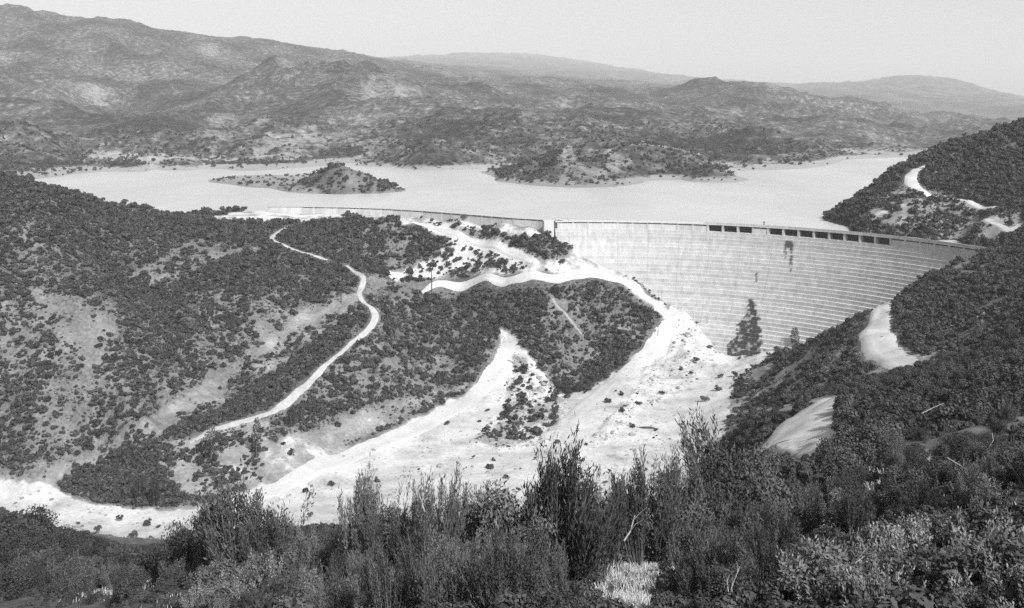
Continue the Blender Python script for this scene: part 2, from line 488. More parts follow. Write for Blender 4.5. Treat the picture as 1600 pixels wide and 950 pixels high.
add((330, 118, 2500), (360, 112, 2500), (400, 109, 2500), (460, 101, 2550), (520, 103, 2550), (580, 113, 2550), (640, 120, 2500), (700, 132, 2500), (760, 146, 2450), (250, 140, 2450), (200, 158, 2400), (400, 150, 2000), (560, 150, 2000), (300, 165, 1900), (640, 165, 1800), (150, 190, 1700), (480, 165, 1850))
for px, r in ((200, 168), (330, 140), (400, 130), (460, 124), (520, 126), (580, 135), (640, 138), (700, 142)): add((px, r, 2900))
add((-300, 5, 3300), (-100, 8, 3400), (0, 16, 3500), (40, 27, 3500), (90, 33, 3550), (200, 45, 3600), (260, 55, 3700), (330, 65, 3800), (400, 72, 3900), (460, 76, 4000), (520, 84, 4000), (580, 92, 4000))
add((0, 90, 2800), (100, 100, 2800), (200, 105, 2900), (60, 150, 2100), (0, 160, 1900), (-200, 120, 2300), (300, 100, 3200))
add((640, 100, 5500), (700, 103, 5500), (560, 88, 5200), (480, 80, 5000), (760, 112, 5000), (800, 130, 4200), (860, 126, 4200), (920, 128, 4200), (980, 135, 4200), (1020, 138, 4000), (820, 165, 2600), (920, 165, 2600), (1000, 168, 2600))
add((740, 100, 8500), (790, 92, 8500), (840, 92, 8500), (880, 99, 8500), (940, 116, 8500), (1000, 130, 8500), (640, 92, 8500))
add((1240, 135, 6000), (1300, 131, 6000), (1360, 126, 6000), (1400, 119, 6000), (1430, 117, 6000), (1480, 122, 6000), (1520, 131, 6000), (1560, 145, 6000), (1620, 158, 6000), (1180, 140, 5500), (1800, 165, 6000))
for px, r in ((1250, 158), (1350, 172), (1450, 192), (1550, 205), (1100, 150)): add((px, r, 3200))
for px in range(-400, 2100, 250): add((px, 185, 11000))

K = np.array(K, float)
K[:, 2] = np.interp(K[:, 2], [0, 1300, 1700, 2500, 2900, 3500, 4000, 5500, 8500, 11000], [0, 1300, 1600, 2300, 2600, 3100, 3600, 7500, 14500, 17000])
K[:, 2] *= np.where((K[:, 0] > 1000) & (K[:, 2] > 1600) & (K[:, 2] < 3500), 1.25, 1)
SA, SB = 250.0, 4.0
kc = np.c_[K[:, 0] / SA, np.log(K[:, 2]) * SB]
def kern(r2): return np.sqrt(r2 + .03 ** 2)
def fit():
    n = len(kc)
    r2 = ((kc[:, None] - kc[None]) ** 2).sum(2)
    P = np.c_[np.ones(n), kc]
    M = np.zeros((n + 3, n + 3))
    M[:n, :n] = -kern(r2) + np.diag(np.where(K[:, 2] > 560, .002, .025))
    M[:n, n:] = P; M[n:, :n] = P.T
    return np.linalg.lstsq(M, np.r_[K[:, 1], 0, 0, 0], rcond=None)[0]
WT = fit()
def row_of(px, d):
    q = np.c_[px.ravel() / SA, np.log(d.ravel()) * SB]
    out = np.empty(len(q)); n = len(kc)
    for i in range(0, len(q), 20000):
        s = q[i:i + 20000]
        r2 = (s ** 2).sum(1)[:, None] + (kc ** 2).sum(1)[None] - 2 * s @ kc.T
        out[i:i + 20000] = -kern(np.maximum(r2, 0)) @ WT[:n] + WT[n] + s @ WT[n + 1:]
    return out.reshape(px.shape)

PXS = np.concatenate([np.linspace(-420, -40, 40, endpoint=False), np.linspace(-40, 1640, 520), np.linspace(1640, 2040, 42)[1:]])
DS = np.concatenate([np.geomspace(1.2, 60, 70, endpoint=False), np.geomspace(60, 150, 60, endpoint=False), np.linspace(150, 560, 330, endpoint=False), np.geomspace(560, 1500, 190, endpoint=False), np.geomspace(1500, 17000, 140)])
PX, DD = np.meshgrid(PXS, DS)
PY = row_of(PX, DD)
GX = (PX - CX) / F * DD
GZ = EYE - (PY - HY) / F * DD
GZ = np.where(DD < 470, np.maximum(GZ, -57.5), GZ)
# relief the eye adds between the known points: gullies and lumps, none along shores and on the wash
calm = sstep(1, 14, np.abs(GZ)) * np.where(DD > 560, 1, .12 + .88 * sstep(-54, -44, GZ))
A1 = np.interp(DD, [1, 20, 60, 150, 400, 560, 900, 2000, 4000, 11000], [.1, .25, .8, 2.6, 4.8, 5, 16, 36, 50, 50])
W1 = np.interp(DD, [1, 20, 60, 150, 400, 900, 2000, 4000, 11000], [3, 6, 12, 26, 38, 110, 330, 600, 900])
# noise lives in world space: blend two fixed wavelengths instead of a varying one
def relief(X, Y):
    s = np.zeros_like(X)
    for w, lo, hi, am in ((5, 1, 60, 1), (42, 40, 700, 1), (70, 560, 1400, .75), (230, 700, 3200, 1.35), (520, 1800, 20000, 1.3)):
        wgt = sstep(lo * .7, lo * 1.4, Y) * (1 - sstep(hi * .7, hi * 1.4, Y))
        s = s + am * wgt * (ridged(X / w, Y / w, int(w), 5) - (.62 if w < 150 else .70))
    return s
calm = calm * (1 - .8 * sstep(560, 640, PX) * (1 - sstep(930, 990, PX)) * sstep(425, 437, DD) * (1 - sstep(462, 475, DD)))
GZ = GZ + relief(GX, DD) * A1 * calm * 1.6
GZ = GZ + (fbm(GX / 4, DD / 4, 5, 3) - .5) * np.interp(DD, [1, 20, 60, 600], [.1, .3, .7, .9]) * np.clip(calm + .15, 0, 1)
rough = in_poly(PX, HY + (EYE - GZ) * F / DD, [(800, 545), (840, 570), (890, 625), (870, 690), (780, 705), (735, 690), (790, 640)]) | in_poly(PX, HY + (EYE - GZ) * F / DD, [(1030, 500), (1080, 480), (1130, 545), (1080, 600), (1000, 640), (940, 700), (920, 690), (1000, 600)])
rough &= (DD > 290) & (DD < 440)
GZ = GZ + rough * (ridged(GX / 7, DD / 7, 88, 4) - .5) * 2.4
GY = DD
VPY = HY + (EYE - GZ) * F / DD                       # row at which each ground point is seen

def height(X, Y):
    X = np.asarray(X, float); Y = np.asarray(Y, float)
    px = CX + F * X / Y
    ci = np.clip(np.searchsorted(PXS, px) - 1, 0, len(PXS) - 2)
    ri = np.clip(np.searchsorted(DS, Y) - 1, 0, len(DS) - 2)
    tx = np.clip((px - PXS[ci]) / (PXS[ci + 1] - PXS[ci]), 0, 1)
    ty = np.clip((Y - DS[ri]) / (DS[ri + 1] - DS[ri]), 0, 1)
    return (GZ[ri, ci] * (1 - tx) + GZ[ri, ci + 1] * tx) * (1 - ty) + (GZ[ri + 1, ci] * (1 - tx) + GZ[ri + 1, ci + 1] * tx) * ty

RUNMIN = np.minimum.accumulate(VPY, axis=0)
def pick(px, py, dmin=0):
    """first ground point beyond dmin on the ray through a photograph pixel"""
    d = np.concatenate([np.geomspace(max(dmin, 4), 150, 200), np.arange(150, 700, .5), np.geomspace(700, 6000, 300)])
    d = d[d >= dmin]
    x = (px - CX) / F * d
    z = height(x, d)
    hit = np.nonzero(HY + (EYE - z) * F / d <= py)[0]
    i = hit[0] if len(hit) else len(d) - 1
    return Vector((x[i], d[i], z[i]))

# ------------------------------------------------------------------ ground cover: how bare, how much scrub
def cover(px, py, X, Y, Z):
    wx = (fbm(X / 5, Y / 5, 71, 4) - .5); wy = (fbm(X / 5, Y / 5, 72, 4) - .5)
    k = np.where(Y > 150, 14, 10)
    qx, qy = px + wx * k, py + wy * k
    n1 = fbm(X / 22, Y / 22, 40, 4); n2 = fbm(X / 6, Y / 6, 41, 3)
    bare = .15 + .5 * (n1 - .5)
    dens = np.clip(1.15 - .3 * n2, 0, 1)
    def reg(poly, lo, hi, b, v, bn=.5, vn=.8):
        m = in_poly(qx, qy, poly) & (Y >= lo) & (Y <= hi)
        bare[m] = (b + bn * (n1 - .5))[m]
        dens[m] = np.clip(v + vn * (.5 - n1) + vn * 1.7 * (.5 - n2), 0, 1)[m] if v > 0 else 0
    reg([(1130, 560), (1560, 380), (1700, 380), (1700, 720), (1130, 720)], 60, 345, .36, .6, .3, 1.3)
    # left hill, more open towards its foot
    reg([(-400, 440), (90, 455), (190, 470), (180, 560), (250, 660), (90, 760), (-400, 760)], 200, 520, .36, .8)
    reg([(230, 500), (330, 455), (440, 450), (540, 450), (500, 520), (380, 580), (230, 660), (280, 560)], 200, 520, .4, .76)
    reg([(190, 440), (300, 375), (420, 385), (330, 410), (230, 455)], 200, 520, .5, .4)
    reg([(60, 480), (110, 465), (190, 500), (160, 540), (40, 560), (0, 520)], 200, 520, .5, .5)
    # pale eroded strip
    reg([(548, 448), (600, 462), (548, 484), (466, 552), (412, 592), (330, 645), (240, 685), (153, 722), (84, 758), (45, 747), (150, 696), (262, 632), (378, 558), (474, 482)], 200, 460, .74, .10, .1, .3)
    # dark gully beside it
    reg([(580, 480), (592, 500), (520, 556), (478, 592), (452, 630), (400, 655), (330, 672), (275, 702), (206, 704), (212, 778), (150, 778), (86, 762), (153, 726), (240, 692), (332, 652), (416, 598), (472, 558), (552, 490)], 200, 460, .05, 1.3)
    # spur
    reg([(560, 425), (640, 440), (720, 470), (780, 530), (770, 590), (620, 640), (480, 720), (400, 770), (300, 785), (280, 700), (470, 610), (590, 500)], 200, 460, .38, .72)
    reg([(600, 490), (700, 490), (750, 540), (770, 580), (690, 560), (600, 530)], 200, 460, .1, 1.05)
    reg([(250, 690), (330, 670), (420, 650), (420, 760), (300, 780), (250, 740)], 200, 460, .8, .35, .1)
    reg([(400, 700), (560, 640), (760, 590), (700, 620), (560, 690), (430, 770), (380, 780)], 200, 460, .8, .22)
    reg([(560, 430), (690, 450), (740, 480), (650, 470), (560, 470)], 360, 470, .5, .25)
    # ground under the wing wall and the bench
    reg([(320, 335), (480, 315), (880, 340), (880, 372), (640, 352), (560, 340), (480, 350), (420, 352), (330, 346)], 470, 560, 1, 0, .2)
    reg([(640, 345), (780, 372), (850, 405), (900, 380), (1000, 425), (1070, 465), (1110, 510), (1135, 550), (1060, 560), (1040, 500), (960, 440), (925, 428), (800, 430), (620, 440), (600, 425), (700, 385)], 400, 530, 1.04, .16, .2, .4)
    reg([(560, 350), (610, 342), (650, 360), (690, 395), (620, 420), (560, 400)], 440, 520, .35, .75)
    reg([(820, 380), (860, 368), (895, 385), (880, 402), (840, 402)], 435, 470, .4, .75)
    reg([(985, 425), (1020, 440), (1040, 470), (1010, 465)], 400, 470, .7, .4)
    reg([(1040, 480), (1080, 465), (1120, 520), (1090, 520)], 400, 470, .7, .35)
    # slope below the bench
    reg([(700, 450), (930, 440), (1030, 510), (1000, 550), (890, 615), (820, 555)], 370, 470, .3, .9, .5)
    reg([(700, 450), (760, 452), (740, 475)], 370, 470, .5, .7)
    reg([(930, 490), (990, 500), (1000, 530), (950, 520)], 370, 470, .7, .4)
    reg([(880, 560), (930, 545), (960, 580), (910, 600)], 370, 470, .55, .5)
    # wash, valley road and gravel floor
    reg([(-400, 725), (0, 738), (60, 752), (110, 775), (200, 792), (300, 792), (380, 775), (470, 735), (560, 695), (640, 655), (725, 613), (765, 592), (780, 555), (778, 508), (800, 520), (830, 560), (870, 605), (892, 618), (930, 600), (1000, 552), (1030, 520), (1045, 495), (1075, 480), (1110, 510), (1130, 548), (1215, 545), (1215, 560), (1150, 590), (1140, 640), (1110, 760), (1000, 800), (700, 830), (500, 850), (280, 870), (150, 845), (0, 800), (-400, 780)], 238, 480, 1.1, .005, .15, .008)
    reg([(800, 545), (830, 570), (880, 620), (860, 680), (780, 700), (740, 690), (790, 640)], 300, 430, .92, .16, .2, .3)
    # right slope
    reg([(1150, 590), (1240, 540), (1330, 540), (1400, 590), (1330, 610), (1200, 660), (1130, 690)], 150, 400, .8, .16, .12, .9)
    reg([(1400, 545), (1480, 530), (1500, 570), (1430, 580)], 150, 320, .8, .25, .1)
    reg([(1205, 695), (1232, 655), (1298, 612), (1316, 625), (1306, 690), (1240, 712)], 60, 175, 1.05, .04, .3, .3)
    reg([(640, 335), (880, 345), (880, 366), (820, 370), (760, 368), (700, 352)], 440, 510, .95, .03, .1, .1)
    # upper right hill, open below its road
    reg([(1330, 345), (1400, 285), (1430, 290), (1600, 335), (1600, 380), (1500, 378)], 370, 500, .8, .24, .12)
    # near brow: open grass between bushes
    reg([(140, 830), (270, 830), (260, 940), (150, 940)], 40, 140, .6, .2)
    far = Y > 560
    fn = fbm(X / 130, Y / 130, 90, 4)
    bare[far] = (.25 + 1.1 * (fn - .5))[far]
    dens[far] = np.clip(.75 - 1.3 * (fn - .45) - .3 * (n1 - .5), 0.05, 1)[far]
    low = far & (Z < 4) & (Y < 1500)
    bare[low] = .8; dens[low] *= .35
    for poly, b, v in (([(-400, 270), (100, 285), (250, 330), (100, 322), (-400, 300)], .75, .12), ([(150, 235), (300, 243), (440, 240), (500, 250), (300, 252), (130, 250)], .85, .15), ([(420, 200), (500, 195), (540, 225), (470, 240), (420, 225)], .6, .2), ([(880, 230), (960, 225), (1000, 250), (940, 285), (870, 280)], .55, .4), ([(520, 170), (600, 180), (600, 235), (540, 245), (500, 215)], .5, .3), ([(330, 175), (420, 170), (430, 200), (340, 205)], .5, .3), ([(560, 225), (620, 235), (600, 255), (550, 255)], .6, .25)):
        m = in_poly(qx + 26 * (n1 - .5), qy + 16 * (n2 - .5), poly) & far
        bare[m] = (b + .7 * (n1 - .5))[m]; dens[m] = np.clip(v + .8 * (.5 - n2), 0, 1)[m]
    m = in_poly(qx, qy, [(500, 258), (535, 255), (640, 300), (500, 306)]) & (Y > 640) & (Y < 760)
    dens[m] = .9; bare[m] = .3
    return np.clip(bare, 0, 1.2), dens

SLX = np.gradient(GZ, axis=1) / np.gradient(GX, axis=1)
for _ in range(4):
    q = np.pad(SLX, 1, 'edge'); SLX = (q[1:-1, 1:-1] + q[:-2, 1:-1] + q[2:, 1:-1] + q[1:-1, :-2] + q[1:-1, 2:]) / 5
BARE, DENS = cover(PX.ravel(), VPY.ravel(), GX.ravel(), GY.ravel(), GZ.ravel())
BARE = BARE.reshape(PX.shape)
for _ in range(2):
    q = np.pad(BARE, 1, 'edge'); BARE = (q[1:-1, 1:-1] * 2 + q[:-2, 1:-1] + q[2:, 1:-1] + q[1:-1, :-2] + q[1:-1, 2:]) / 6
DENS = DENS.reshape(PX.shape)

cover_shade = np.clip(SLX, -.5, .5) / .5                    # hill shade put into cover: left-facing slopes more scrub, darker soil; right-facing paler
DENS = np.where((DENS > .03) & (DD > 230) & ((PX < 1100) | (DD > 560)), np.clip(DENS + cover_shade * np.where(DD > 560, .45, .3), 0, 1.2), DENS)
BARE = np.where((BARE < .68) & (DD > 230), np.clip(BARE - cover_shade * .14, 0, np.where(DD < 560, .5, .62)), BARE)
nr, nc = PX.shape
idx = np.arange(nr * nc).reshape(nr, nc)
quads = np.stack([idx[:-1, :-1], idx[:-1, 1:], idx[1:, 1:], idx[1:, :-1]], -1).reshape(-1, 4)
tm = mesh_np('terrain', np.stack([GX, GY, GZ], -1).reshape(-1, 3), quads)
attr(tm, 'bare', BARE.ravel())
attr(tm, 'distant', sstep(560, 900, GY).ravel())
tm.polygons.foreach_set('use_smooth', np.ones(len(quads), bool))
terrain = obj('terrain', tm, M_TER)
tag(terrain, 'brush covered hills, gullies and pale valley floor around the dam', kind='structure')

# ------------------------------------------------------------------ lake
def lake():
    P = [dam_pt(s, -2.5) for s in np.linspace(DAM_LEN, 0, 40)]
    P += [tuple(world_of(*p).xy) for p in ((760, 0, 490), (680, 0, 507), (600, 0, 524), (520, 0, 534), (440, 0, 539), (380, 0, 530), (240, 0, 474), (160, 0, 442), (80, 0, 402), (0, 0, 372), (-300, 0, 332))]
    P += [(-900, 900), (-1000, 1700), (900, 1700), (500, 700), tuple(world_of(1900, 0, 430).xy), tuple(world_of(1600, 0, 395).xy)]
    me = bpy.data.meshes.new('lake')
    me.from_pydata([(x, y, 0) for x, y in P], [], [list(range(len(P)))[::-1]])
    me.update()
    o = obj('lake', me, M_WAT)
    if me.polygons[0].normal.z < 0: me.flip_normals()
    tag(o, 'pale smooth reservoir lake filling the valley behind the dam', kind='structure')
lake()

# ------------------------------------------------------------------ dam
def strip(mb, rows):
    """rows: list of equal-length point rows -> quads"""
    b = len(mb.v); n = len(rows[0])
    for r in rows: mb.v += r
    for i in range(len(rows) - 1):
        for j in range(n - 1):
            mb.f.append([b + i * n + j, b + i * n + j + 1, b + (i + 1) * n + j + 1, b + (i + 1) * n + j])

def arc_slab(mb, s0, s1, o0, o1, z0, z1, n=1, pf=dam_pt):
    """a block that follows the crest between s0 and s1, from offset o0 (upstream) to o1 (downstream)"""
    ss = np.linspace(s0, s1, n + 1)
    a = [(*pf(s, o1), z0) for s in ss]; b_ = [(*pf(s, o1), z1) for s in ss]
    c = [(*pf(s, o0), z1) for s in ss]; d = [(*pf(s, o0), z0) for s in ss]
    strip(mb, [a, b_, c, d, a])
    k = len(mb.v) - 5 * (n + 1)
    m = n + 1
    mb.f.append([k, k + m, k + 2 * m, k + 3 * m]); mb.f.append([k + n, k + n + 3 * m, k + n + 2 * m, k + n + m])

def wet_amount(px, py):
    """seepage stains on the face: a tall dark one at the toe, drips under a spillway bay"""
    w = np.zeros(len(px))
    n = np.array([float(vnoise(np.array(a / 5.0), np.array(b / 3.2), 3)) for a, b in zip(px, py)])
    lft = np.interp(py, [466, 482, 497, 500, 503, 520, 528, 532, 548], [1171, 1167, 1164, 1158, 1153, 1150, 1147, 1139, 1135])
    rgt = np.interp(py, [466, 480, 495, 520, 548], [1174, 1181, 1185, 1186, 1192])
    j = (n - .5) * 10
    w = np.where((py > 466) & (px > lft + j) & (px < rgt + j), np.where(n < .25, .35, 1.0), w)
    bl = (px > 1226 + j * .4) & (px < 1239 + j * .4) & (py > 376) & (py < 387) & (n > .3)
    w = np.where(bl, .95, w)
    w = np.where((abs(px - 1227 - j * .3) < 1.6) & (py > 385) & (py < 404) & (n > .3), .8, w)
    w = np.where((abs(px - 1236 - j * .3) < 1.8) & (py > 385) & (py < 426) & (n > .28), .85, w)
    w = np.where((abs(px - 1182) < 1.7) & (py > 426) & (py < 440) & (n > .25), .9, w)
    return w

def dam():
    root = obj('dam', None, loc=(0, 0, 0))
    tag(root, 'curved white concrete dam with a stepped face holding back the lake', 'dam')
    nseg = 260
    ss = np.linspace(-1.0, DAM_LEN + 6, nseg)
    for k in range(NSTEP):
        zt = FACE_TOP - k * STEP_H
        rowk = HY + (EYE - zt) * F / 430.0
        s0 = max(-1.0, dam_s_of_px(np.interp(rowk, [q[1] for q in FOOT[:8]], [q[0] for q in FOOT[:8]])) - 14) if rowk > 396 else -1.0
        ss = np.linspace(s0, DAM_LEN + 6, nseg)
        jit = random.uniform(-.14, .14)
        wob = (fbm(ss / 9, ss * 0 + k * 7.3, 61, 2) - .5) * .16
        mb = MB()
        r0 = [(*dam_pt(s, OFFS[k] - .45), zt) for s in ss]
        r1 = [(*dam_pt(s, OFFS[k + 1] + jit + w), zt - .02) for s, w in zip(ss, wob)]
        r2 = [(*dam_pt(s, OFFS[k + 1] + jit + w), zt - STEP_H * .5) for s, w in zip(ss, wob)]
        r3 = [(*dam_pt(s, OFFS[k + 1] + jit + w), zt - STEP_H - .06) for s, w in zip(ss, wob)]
        strip(mb, [r3, r2, r1, r0])
        o = mb.build('step', M_CON, root)
        v = np.array(mb.v); px = CX + F * v[:, 0] / v[:, 1]; py = HY + (EYE - v[:, 2]) * F / v[:, 1]
        attr(o.data, 'wet', wet_amount(px, py)); attr(o.data, 'along', np.tile(ss, 4))
    # wall above the steps: bays between piers, under one long coping
    s_first = dam_s_of_px(1105)
    pitch = (dam_s_of_px(1391) - dam_s_of_px(1198.5)) / 8.0
    bays = []                                    # (s0, s1, opening height)
    s = s_first
    i = 0
    while s < dam_s_of_px(1391) - .5:
        bays.append((s, s + pitch, .55 if i == 3 else 3.0)); s += pitch; i += 1
    s_end = s
    n_left = int(round(s_first / pitch)); pl = s_first / n_left
    for i in range(n_left): bays.append((i * pl, (i + 1) * pl, .55))
    n_r = max(1, int(round((DAM_LEN + 2 - s_end) / pitch))); pr = (DAM_LEN + 2 - s_end) / n_r
    for i in range(n_r): bays.append((s_end + i * pr, s_end + (i + 1) * pr, .6))
    ztop = CREST - .5                            # underside of the coping
    for a, b, h in bays:
        m = MB(); arc_slab(m, a, a + .9, -1.9, 1.0 if h < 1 else 1.12, FACE_TOP - 1, ztop, 1); m.build('pier', M_CON, root)
        if h > 1:
            m = MB(); arc_slab(m, a + .9, b, -2.2, -1.6, FACE_TOP - .6, ztop, 2); m.build('gate_panel', M_GATE, root)
            m = MB(); arc_slab(m, a + .9, b, -1.6, .92, FACE_TOP - 1, ztop - h, 2); m.build('sill', M_CON, root)
        else:
            m = MB(); arc_slab(m, a + .9, b, -2.2, .92, FACE_TOP - 1, ztop - h, 2); m.build('wall_panel', M_CON, root)
            m = MB(); arc_slab(m, a + .9, b, -2.2, -.6, ztop - h, ztop, 2); m.build('slot_back', M_CON, root)
    m = MB(); arc_slab(m, -1.0, DAM_LEN + 7, -2.6, 1.35, ztop, CREST, 80); m.build('coping', M_CON, root)
    m = MB(); arc_slab(m, s_first - 1, DAM_LEN + 7, .95, 1.3, CREST, CREST + .75, 60); m.build('parapet', M_CON, root)
    m = MB(); arc_slab(m, -6.6, -1.75, -2.6, 2.4, -10, CREST + .15, 1); m.build('end_pier', M_CON, root)
dam()

# ------------------------------------------------------------------ wing wall
WING = [crest_pt(*p) for p in ((878, 345.2), (840, 342.4), (800, 340), (760, 336.8), (720, 333.6), (660, 329), (600, 325.6), (540, 323.6), (480, 322.6), (440, 322.2), (418, 322.2))]
wl = np.cumsum([0] + [(WING[i + 1] - WING[i]).length for i in range(len(WING) - 1)])
def wing_pt(s, off=0.0):
    x = np.interp(s, wl, [p.x for p in WING]); y = np.interp(s, wl, [p.y for p in WING])
    e = 4.0
    t = Vector((np.interp(s + e, wl, [p.x for p in WING]) - np.interp(s - e, wl, [p.x for p in WING]), np.interp(s + e, wl, [p.y for p in WING]) - np.interp(s - e, wl, [p.y for p in WING]))).normalized()
    return (x - t.y * off, y + t.x * off)

def wing():
    root = obj('wing_wall', None)
    tag(root, 'long low white concrete wing wall running along the shore beside the dam', 'wall')
    L = wl[-1]; n = int(L / 6.6); p = L / n
    for i in range(n):
        a, b = i * p, (i + 1) * p
        m = MB(); arc_slab(m, a, a + .8, -1.2, .55, -9, CREST - .25, 1, wing_pt); m.build('pier', M_CON, root)
        h = .55 if i < n - 3 else .12
        m = MB(); arc_slab(m, a + .8, b, -1.2, .5, -9, CREST - .25 - h, 1, wing_pt); m.build('wall_panel', M_CON, root)
        m = MB(); arc_slab(m, a + .8, b, -1.2, -.7, CREST - .25 - h, CREST - .25, 1, wing_pt); m.build('slot_back', M_CON, root)
    m = MB(); arc_slab(m, 0, L, -1.4, .8, CREST - .25, CREST, 60, wing_pt); m.build('coping', M_CON, root)
wing()

# ------------------------------------------------------------------ haze
def haze():
    m = bpy.data.materials.new('haze_air'); m.use_nodes = True
    n = m.node_tree.nodes; l = m.node_tree.links; n.clear()
    out = n.new('ShaderNodeOutputMaterial'); v = n.new('ShaderNodeVolumePrincipled')
    v.inputs['Color'].default_value = g(1)
    v.inputs['Density'].default_value = 1.0e-4
    v.inputs['Anisotropy'].default_value = 0.0
    l.new(v.outputs[0], out.inputs['Volume'])
    mb = MB(); mb.box((0, 8600, 500), 34000, 17300, 1130.0)
    o = mb.build('haze', m)
    tag(o, 'thin pale haze in the air over the whole valley', kind='stuff')
haze()

# ------------------------------------------------------------------ roads and tracks
ROAD_XY = []
def ribbon(name, label, pts, widths, mat, dmin=0, lift=.14, smooth=True):
    P = [pick(px, py, dmin) for px, py in pts]
    if np.isscalar(widths): widths = [widths] * len(P)
    L = np.cumsum([0] + [(P[i + 1].xy - P[i].xy).length for i in range(len(P) - 1)])
    n = max(8, int(L[-1] / 1.2))
    t = np.linspace(0, L[-1], n)
    x = np.interp(t, L, [p.x for p in P]); y = np.interp(t, L, [p.y for p in P]); w = np.interp(t, L, widths)
    k = 9 if n > 50 else 3
    for _ in range(2):
        xp = np.pad(x, k // 2, 'edge'); yp = np.pad(y, k // 2, 'edge')
        x = np.convolve(xp, np.ones(k) / k, 'valid'); y = np.convolve(yp, np.ones(k) / k, 'valid')
    tx, ty = np.gradient(x), np.gradient(y); ln = np.hypot(tx, ty) + 1e-6
    nx, ny = -ty / ln, tx / ln
    m = 7
    w1 = w * (1 + .35 * (fbm(t / 5, t * 0 + 3, len(label) % 50, 3) - .5)); 
    offs = np.linspace(-.5, .5, m)
    VX = x[:, None] + nx[:, None] * offs * w1[:, None]; VY = y[:, None] + ny[:, None] * offs * w1[:, None]
    zc = height(VX, VY)
    flat = zc.mean(1, keepdims=True)
    lift = lift * np.clip(P[0].y / 300, .35, 1)
    VZ = np.maximum(zc + lift, .5 * zc + .5 * flat + lift * .6)
    VZ[:, 0] = zc[:, 0] - .04; VZ[:, -1] = zc[:, -1] - .04
    ix = np.arange(n * m).reshape(n, m)
    q = np.stack([ix[:-1, :-1], ix[1:, :-1], ix[1:, 1:], ix[:-1, 1:]], -1).reshape(-1, 4)
    me = mesh_np(name, np.stack([VX, VY, VZ], -1).reshape(-1, 3), q)
    if me.polygons[len(q) // 2].normal.z < 0: me.flip_normals()
    me.polygons.foreach_set('use_smooth', np.ones(len(q), bool))
    o = obj(name, me, mat)
    tag(o, label, kind='structure')
    for a, b, c in zip(x[::2], y[::2], w1[::2]): ROAD_XY.append((a, b, c * .5 + .5))
    return o

ribbon('road', 'broad pale dirt road along the foot of the spur', [(330, 800), (400, 775), (470, 745), (540, 716), (610, 688), (680, 655), (740, 620), (782, 580), (795, 545), (792, 520)], [7, 7, 8, 8, 8, 8, 8, 9, 7, 3], M_ROAD, 250)
ribbon('road', 'pale dirt road climbing from the wash towards the dam foot', [(850, 690), (890, 655), (930, 620), (980, 580), (1020, 545), (1040, 515), (1055, 492), (1075, 482)], [7, 8, 8, 8, 8, 7, 6, 3], M_ROAD, 300)
ribbon('track', 'narrow dirt track following the back of the middle spur', [(285, 698), (330, 672), (395, 655), (440, 640), (465, 610), (510, 570), (555, 532), (586, 505), (593, 492), (580, 479), (560, 468), (562, 452), (572, 438), (552, 422), (537, 412)], [1.5, 2.5, 3, 3.2, 3.4, 2.2, 2.0, 2.8, 3.2, 2.6, 2.2, 2.4, 2.4, 2, 1.4], M_TRAIL, 250)
ribbon('track', 'thin pale trail bending on the shoulder of the left hill', [(520, 408), (490, 401), (455, 389), (432, 379), (421, 373), (436, 362), (452, 352)], 2.1, M_TRAIL, 400)
ribbon('track', 'pale track slanting down below the wing wall', [(640, 346), (700, 362), (760, 382), (800, 398), (838, 416)], [2.5, 3, 3.2, 3, 2.5], M_ROAD, 430)
ribbon('road', 'level pale bench road cut above the dark gully slope', [(614, 434), (680, 437), (740, 438), (800, 441), (860, 439), (905, 432), (930, 424), (965, 435), (1000, 456), (1035, 480)], [2, 3.2, 3.2, 3.4, 3.6, 4.5, 6, 5, 4.5, 3], M_ROAD, 400)
ribbon('track', 'short pale footpath down the dark gully slope', [(862, 466), (872, 482), (886, 493), (893, 507), (904, 515), (911, 528)], [1.2, 1.1, 1.0, 1.2, .9, .5], M_FAINT, 380)
ribbon('road', 'pale road curving round the upper right hill above the lake', [(1448, 257), (1422, 272), (1422, 286), (1440, 300), (1480, 309), (1520, 318), (1560, 325)], [1.5, 6, 6, 4.5, 3, 2.6, 2.4], M_ROAD, 380)
ribbon('track', 'short pale track at the end of the dam crest', [(1518, 349), (1540, 344), (1562, 352), (1578, 362), (1596, 351)], [2, 3, 3, 3, 3], M_TRAIL, 350)
ribbon('road', 'wide pale road bend on the slope right of the dam', [(1414, 452), (1398, 466), (1376, 490), (1364, 515), (1374, 540), (1396, 560), (1428, 577)], [1.5, 2.6, 6, 9.5, 10, 8.5, 6], M_ROAD, 215)
ribbon('road', 'pale road patch above the foreground brush', [(1304, 620), (1270, 640), (1242, 664), (1210, 695), (1190, 716)], [5, 8, 9, 8, 7], M_ROAD, 90)
ROAD_XY = np.array(ROAD_XY)

# ------------------------------------------------------------------ plants: meshes
def rand_dirs(n, rng):
    v = rng.normal(size=(n, 3)); return v / np.linalg.norm(v, axis=1, keepdims=True)

def leaf_cloud(P, A, L, Wd, rng, face=None):
    """quads (diamond leaves) at P pointing along A"""
    n = len(P)
    B = np.cross(A, rand_dirs(n, rng) if face is None else face + rand_dirs(n, rng) * .45); B /= np.linalg.norm(B, axis=1, keepdims=True) + 1e-9
    L = np.broadcast_to(L, (n,))[:, None]; Wd = np.broadcast_to(Wd, (n,))[:, None]
    V = np.stack([P, P + A * L * .5 + B * Wd * .5, P + A * L, P + A * L * .5 - B * Wd * .5], 1).reshape(-1, 3)
    Fq = np.arange(4 * n).reshape(n, 4)
    return V, Fq

def leaf_mesh(name, V, Fq, tone):
    me = mesh_np(name, V, Fq)
    attr(me, 'tone', np.repeat(tone, 4))
    return me

